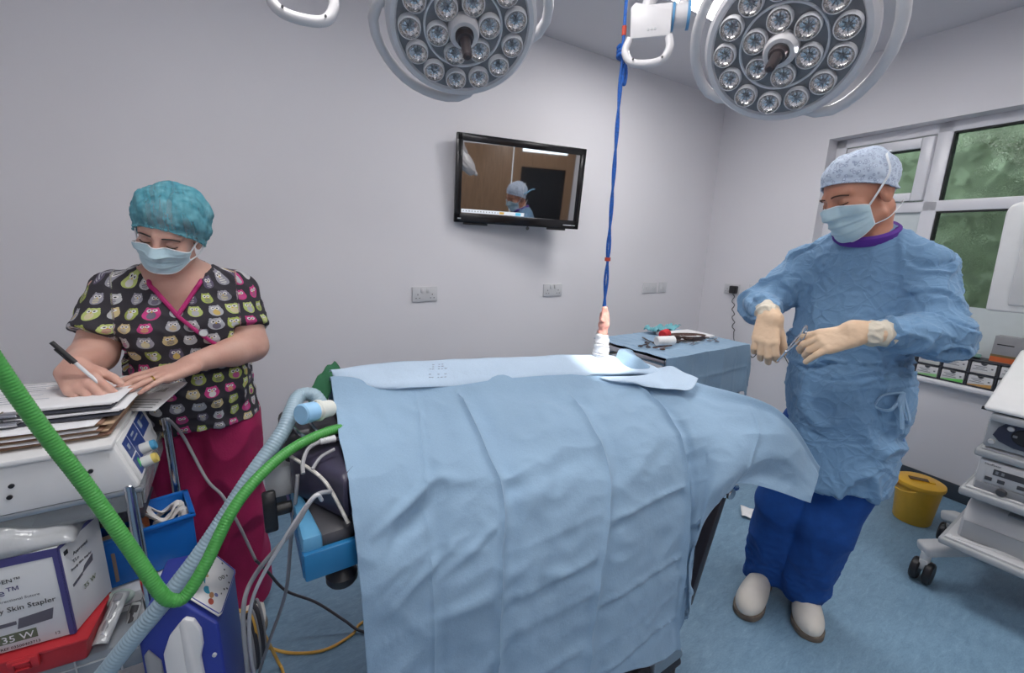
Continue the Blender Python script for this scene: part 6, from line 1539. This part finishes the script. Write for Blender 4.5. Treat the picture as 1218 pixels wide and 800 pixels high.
b = MB(); b.tube([onface(A_, B_, C_, D_, u, v, .0102) for u, v in [(.5 + (u - .5) * .94, .5 + (v - .5) * .95) for u, v in rnd]], .0010, 5, closed=True); cw(b, 'panel_border', M_navy2, pn)
blobs = [(.34, .58, .10, .055, rgb(40, 140, 170)), (.42, .70, .10, .06, rgb(40, 150, 180)), (.58, .62, .07, .05, rgb(96, 110, 160)), (.56, .74, .06, .05, rgb(176, 128, 88)), (.26, .50, .05, .03, rgb(190, 160, 120)), (.60, .84, .07, .05, rgb(170, 80, 66)), (.66, .70, .05, .03, rgb(110, 120, 170))]
for i, (u, v, ru, rv, c) in enumerate(blobs):
    b = MB(); b.bm.faces.new([b.bm.verts.new(onface(A_, B_, C_, D_, u + ru * math.cos(a), v + rv * math.sin(a), .0100 + .0002 * i)) for a in np.linspace(0, 2 * PI, 17)[:-1]]); cw(b, 'coloured_sticker', mat('sticker_colour', c, .5), pn)
b = MB()
for u, v in ((.50, .12), (.62, .20), (.74, .27), (.86, .36), (.80, .52), (.86, .48), (.76, .62)): b.bm.faces.new([b.bm.verts.new(onface(A_, B_, C_, D_, u + .028 * math.cos(a), v + .016 * math.sin(a), .0101)) for a in np.linspace(0, 2 * PI, 9)[:-1]])
for u, v in ((.66, .34), (.60, .40)): b.tube([onface(A_, B_, C_, D_, u + .04 * math.cos(a), v + .025 * math.sin(a), .0102) for a in np.linspace(0, 2 * PI, 13)[:-1]], .0008, 5, closed=True)
cw(b, 'panel_symbol', M_dark, pn)
# white wave shaped front
a_, c_ = top[5], top[3]; fx = (top[3] - top[4]); 
F0, F1 = V(-.217, .95, 0), V(-.090, .895, 0); fx = (F1 - F0).normalized(); fn = V(fx.y, -fx.x, 0)
mid = top[4]
f1x = (V(mid.x, mid.y, 0) - F0).normalized(); f2x = (F1 - V(mid.x, mid.y, 0)).normalized()
b = MB(); n2 = V(f2x.y, -f2x.x, 0)
wv = [(0.0, .10), (0.0, .685), (.010, .695), (.026, .690), (.036, .665), (.036, .63), (.028, .60), (.030, .55), (.040, .48), (.045, .40), (.045, .10)]
Mw = Matrix((f2x, V(0, 0, 1), n2)).transposed().to_4x4(); Mw.translation = (mid.x, mid.y, 0)
b.prism(wv, 0, .010, Mw, bev=.003); n1_ = V(f1x.y, -f1x.x, 0); Mw2 = Matrix((f1x, V(0, 0, 1), n1_)).transposed().to_4x4(); Mw2.translation = F0
L1_ = (V(mid.x, mid.y, 0) - F0).length; b.prism([(L1_ - .035, .10), (L1_, .10), (L1_, .685), (L1_ - .02, .66), (L1_ - .035, .62)], 0, .010, Mw2, bev=.003); cw(b, 'white_front', M_white, t)
b = MB(); b.prism([(.004, .10), (.03, .10), (.03, .60), (.012, .63), (.004, .62)], .0, .006, Mw2, bev=.002); cw(b, 'grey_side_strip', M_mid, t)
b = MB(); b.cyl(Mw @ V(.052, .60, 0), Mw @ V(.052, .60, .004), .004, n=10); cw(b, 'small_screw', M_grey, t)
for x, y in ((-.19, 1.06), (-.09, 1.04), (-.19, .97), (-.11, .93)):
    b = MB(); b.cyl((x - .012, y, .04), (x + .012, y, .04), .04, n=18, bev=.004); b.cyl((x, y, .04), (x, y, .11), .01, n=10); cw(b, 'caster', M_dark, t)

# ================================================================== TUBING AND CABLES
def cable(name, label, cat, pts, r, m, par=None, n=8, seg=8, rib=0, group=None):
    P = spline(pts, seg)
    rr = r
    if rib:
        Q = [P[0]]; acc = []
        L = [0]
        for a, c in zip(P, P[1:]): L.append(L[-1] + (c - a).length)
        N = int(L[-1] / rib * 4); s = np.linspace(0, L[-1], N); A = np.array([list(p) for p in P])
        P = [V(*[np.interp(x, L, A[:, k]) for k in range(3)]) for x in s]; rr = [r * (1 + .022 * (1 if (i % 4) < 2 else -1)) for i in range(N)]
    b = MB(); b.tube(P, rr, n); return tag(b.build(name, m, ang=180), label, cat, group)
M_green = mat('bright_green_tubing', rgb(72, 150, 70), .35, var=.05, scale=30)
M_trans = mat('pale_translucent_tubing', rgb(160, 184, 198), .35, trans=.18, var=.06, scale=40)
cable('green_breathing_tube', 'bright green corrugated tube sweeping past the cart and under the drape', 'tube', [(-.38, .82, 1.60), (-.341, 0.85, 1.437), (-.315, 0.86, 1.334), (-.293, 0.88, 1.223), (-.268, 0.89, 1.124), (-.235, 0.89, 1.023), (-.194, 0.87, 0.912), (-.159, 0.85, 0.815), (-.143, 0.85, 0.789), (-.125, 0.855, 0.788), (-.093, 0.87, 0.828), (-.048, 0.9, 0.899), (-.001, 0.93, 0.941), (.066, 0.97, 0.971), (.148, 1.0, 0.983), (.237, 1.06, 0.958)], .0112, M_green, rib=.005, n=12)
cable('clear_breathing_tube', 'wide pale translucent tube rising from the cart to the blue connector', 'tube', [(-.42, 1.02, .40), (-.371, 0.98, 0.483), (-.283, 0.955, 0.595), (-.224, 0.945, 0.668), (-.159, 0.94, 0.741), (-.09, 0.955, 0.82), (-.008, 0.98, 0.927), (.056, 1.02, 0.992), (.083, 1.06, 1.028), (.105, 1.10, 1.045), (.135, 1.10, 1.042), (.150, 1.085, 1.02)], .0165, M_trans, rib=.0065, n=16)
t = thing('tube_connector', 'white elbow connector with a pale blue cap at the head of the table', 'connector', (.12, 1.02, 1.03))
b = MB(); b.cyl((.125, 1.02, 1.030), (.165, 1.05, 1.020), .0215, .020, 24, bev=.002); b.lathe([(.0225, 0), (.025, .003), (.025, .007), (.0225, .01)], axis((.13, 1.024, 1.029), (.04, .03, -.01)), 24); cw(b, 'white_body', mat('off_white_plastic', rgb(220, 222, 214), .4), t)
b = MB(); b.cyl((.094, .998, 1.036), (.127, 1.022, 1.030), .0235, .0225, 24, bev=.003); cw(b, 'blue_cap', mat('pale_blue_plastic', rgb(150, 196, 230), .35), t)
M_cab = mat('grey_cable', rgb(150, 150, 154), .5); M_cabd = mat('dark_grey_cable', rgb(66, 64, 70), .5); M_cabl = mat('pale_grey_cable', rgb(196, 196, 200), .4); M_yel2 = mat('yellow_cable', rgb(214, 166, 76), .45)
cable('power_lead', 'grey lead running from the white unit past the crimson trousers to the floor', 'cable', [(-.20, 1.48, .905), (-.195, 1.53, .87), (-.178, 1.575, .80), (-.133, 1.53, .671), (-.094, 1.48, .626), (-.061, 1.46, .527), (-.027, 1.45, .391)], .0045, M_cab)
cable('floor_lead', 'dark lead trailing over the floor beneath the drape', 'cable', [(-.027, 1.45, .391), (.004, 1.48, .31), (.051, 1.498, .2), (.142, 1.481, .12), (.223, 1.425, .05), (.275, 1.385, .008), (.375, 1.304, .006), (.5, 1.35, .006)], .0048, M_cabd)
cable('sensor_lead', 'pale grey lead arching from the black cushion to the front of the blue unit', 'cable', [(.12, .83, .93), (.085, .79, .951), (.045, .80, .888), (-.018, .88, .766), (-.045, .88, .70), (-.052, .90, .554), (-.055, .95, .41), (-.06, 1.05, .2), (-.08, 1.2, .02)], .0045, M_cab)
cable('sensor_lead', 'whitish thin lead hanging beside the blue unit, the lighter of the pair', 'cable', [(.10, .80, .935), (.084, .785, .954), (.032, .81, .869), (-.030, .88, .707), (-.045, .93, .528), (-.04, 1.05, .295), (-.02, 1.2, .03)], .0036, M_cabl)
cable('hanging_lead', 'grey lead dropping from the blue table end to the floor', 'cable', [(.075, .95, .92), (.068, .95, .87), (.053, 1.0, .729), (.035, 1.05, .56), (-.007, 1.12, .383), (-.044, 1.2, .209), (-.07, 1.25, .081), (-.08, 1.3, .006)], .0042, M_cab)
cable('yellow_lead', 'yellow cable running across the blue floor from the coil', 'cable', [(.41, 1.417, .006), (.287, 1.424, .006), (.24, 1.39, .006), (.144, 1.378, .006), (.043, 1.427, .006), (-.04, 1.465, .05), (-.093, 1.444, .12), (-.11, 1.40, .16), (-.09, 1.34, .25)], .0050, M_yel2)
cable('yellow_lead', 'second yellow cable dropping straight down beside the coil', 'cable', [(-.11, 1.33, .335), (-.084, 1.32, .338), (-.048, 1.31, .303), (-.027, 1.33, .222), (.005, 1.39, .03), (.016, 1.36, .006), (.015, 1.266, .006)], .0050, M_yel2)
t = thing('cable_coil', 'hanging coil of grey cable beside the blue unit', 'cable coil', (-.05, 1.28, .02))
for k in range(7):
    b = MB(); b.tube([V(-.062 + .005 * k - .01 * math.cos(a), 1.27 + .012 * k + .03 * math.cos(a), .24 + .09 * math.sin(a) + .012 * math.sin(k * 2.1)) for a in np.linspace(0, 2 * PI, 29)[:-1]], .0042, 7, closed=True); cw(b, 'cable_turn', M_cabd if k % 3 else M_cab, t)
b = MB(); b.tube([V(-.055 - .012 * math.cos(a), 1.30 + .03 * math.cos(a), .27 + .06 * math.sin(a)) for a in np.linspace(0, 2 * PI, 25)[:-1]], .005, 7, closed=True); cw(b, 'yellow_turn', M_yel2, t)
t = thing('grey_plug', 'ribbed grey plug and lead lying on the black table cushion', 'plug', (.15, .96, .96))
b = MB(); b.lathe([(0, 0), (.006, 0), (.007, .004), (.006, .006), (.0075, .012), (.0065, .014), (.008, .02), (.007, .022), (.0085, .034), (0, .036)], axis((.125, .965, .978), (.8, .25, -.1)), 14); cw(b, 'plug_body', M_grey, t)
b = MB(); b.tube(spline([(.125, .965, .978), (.10, .955, .972), (.085, .93, .955), (.082, .91, .94)], 8), .0042, 8); b.tube(spline([(.15, .94, .965), (.12, .93, .958), (.10, .91, .945)], 8), .0036, 8); cw(b, 'plug_lead', M_cab, t)
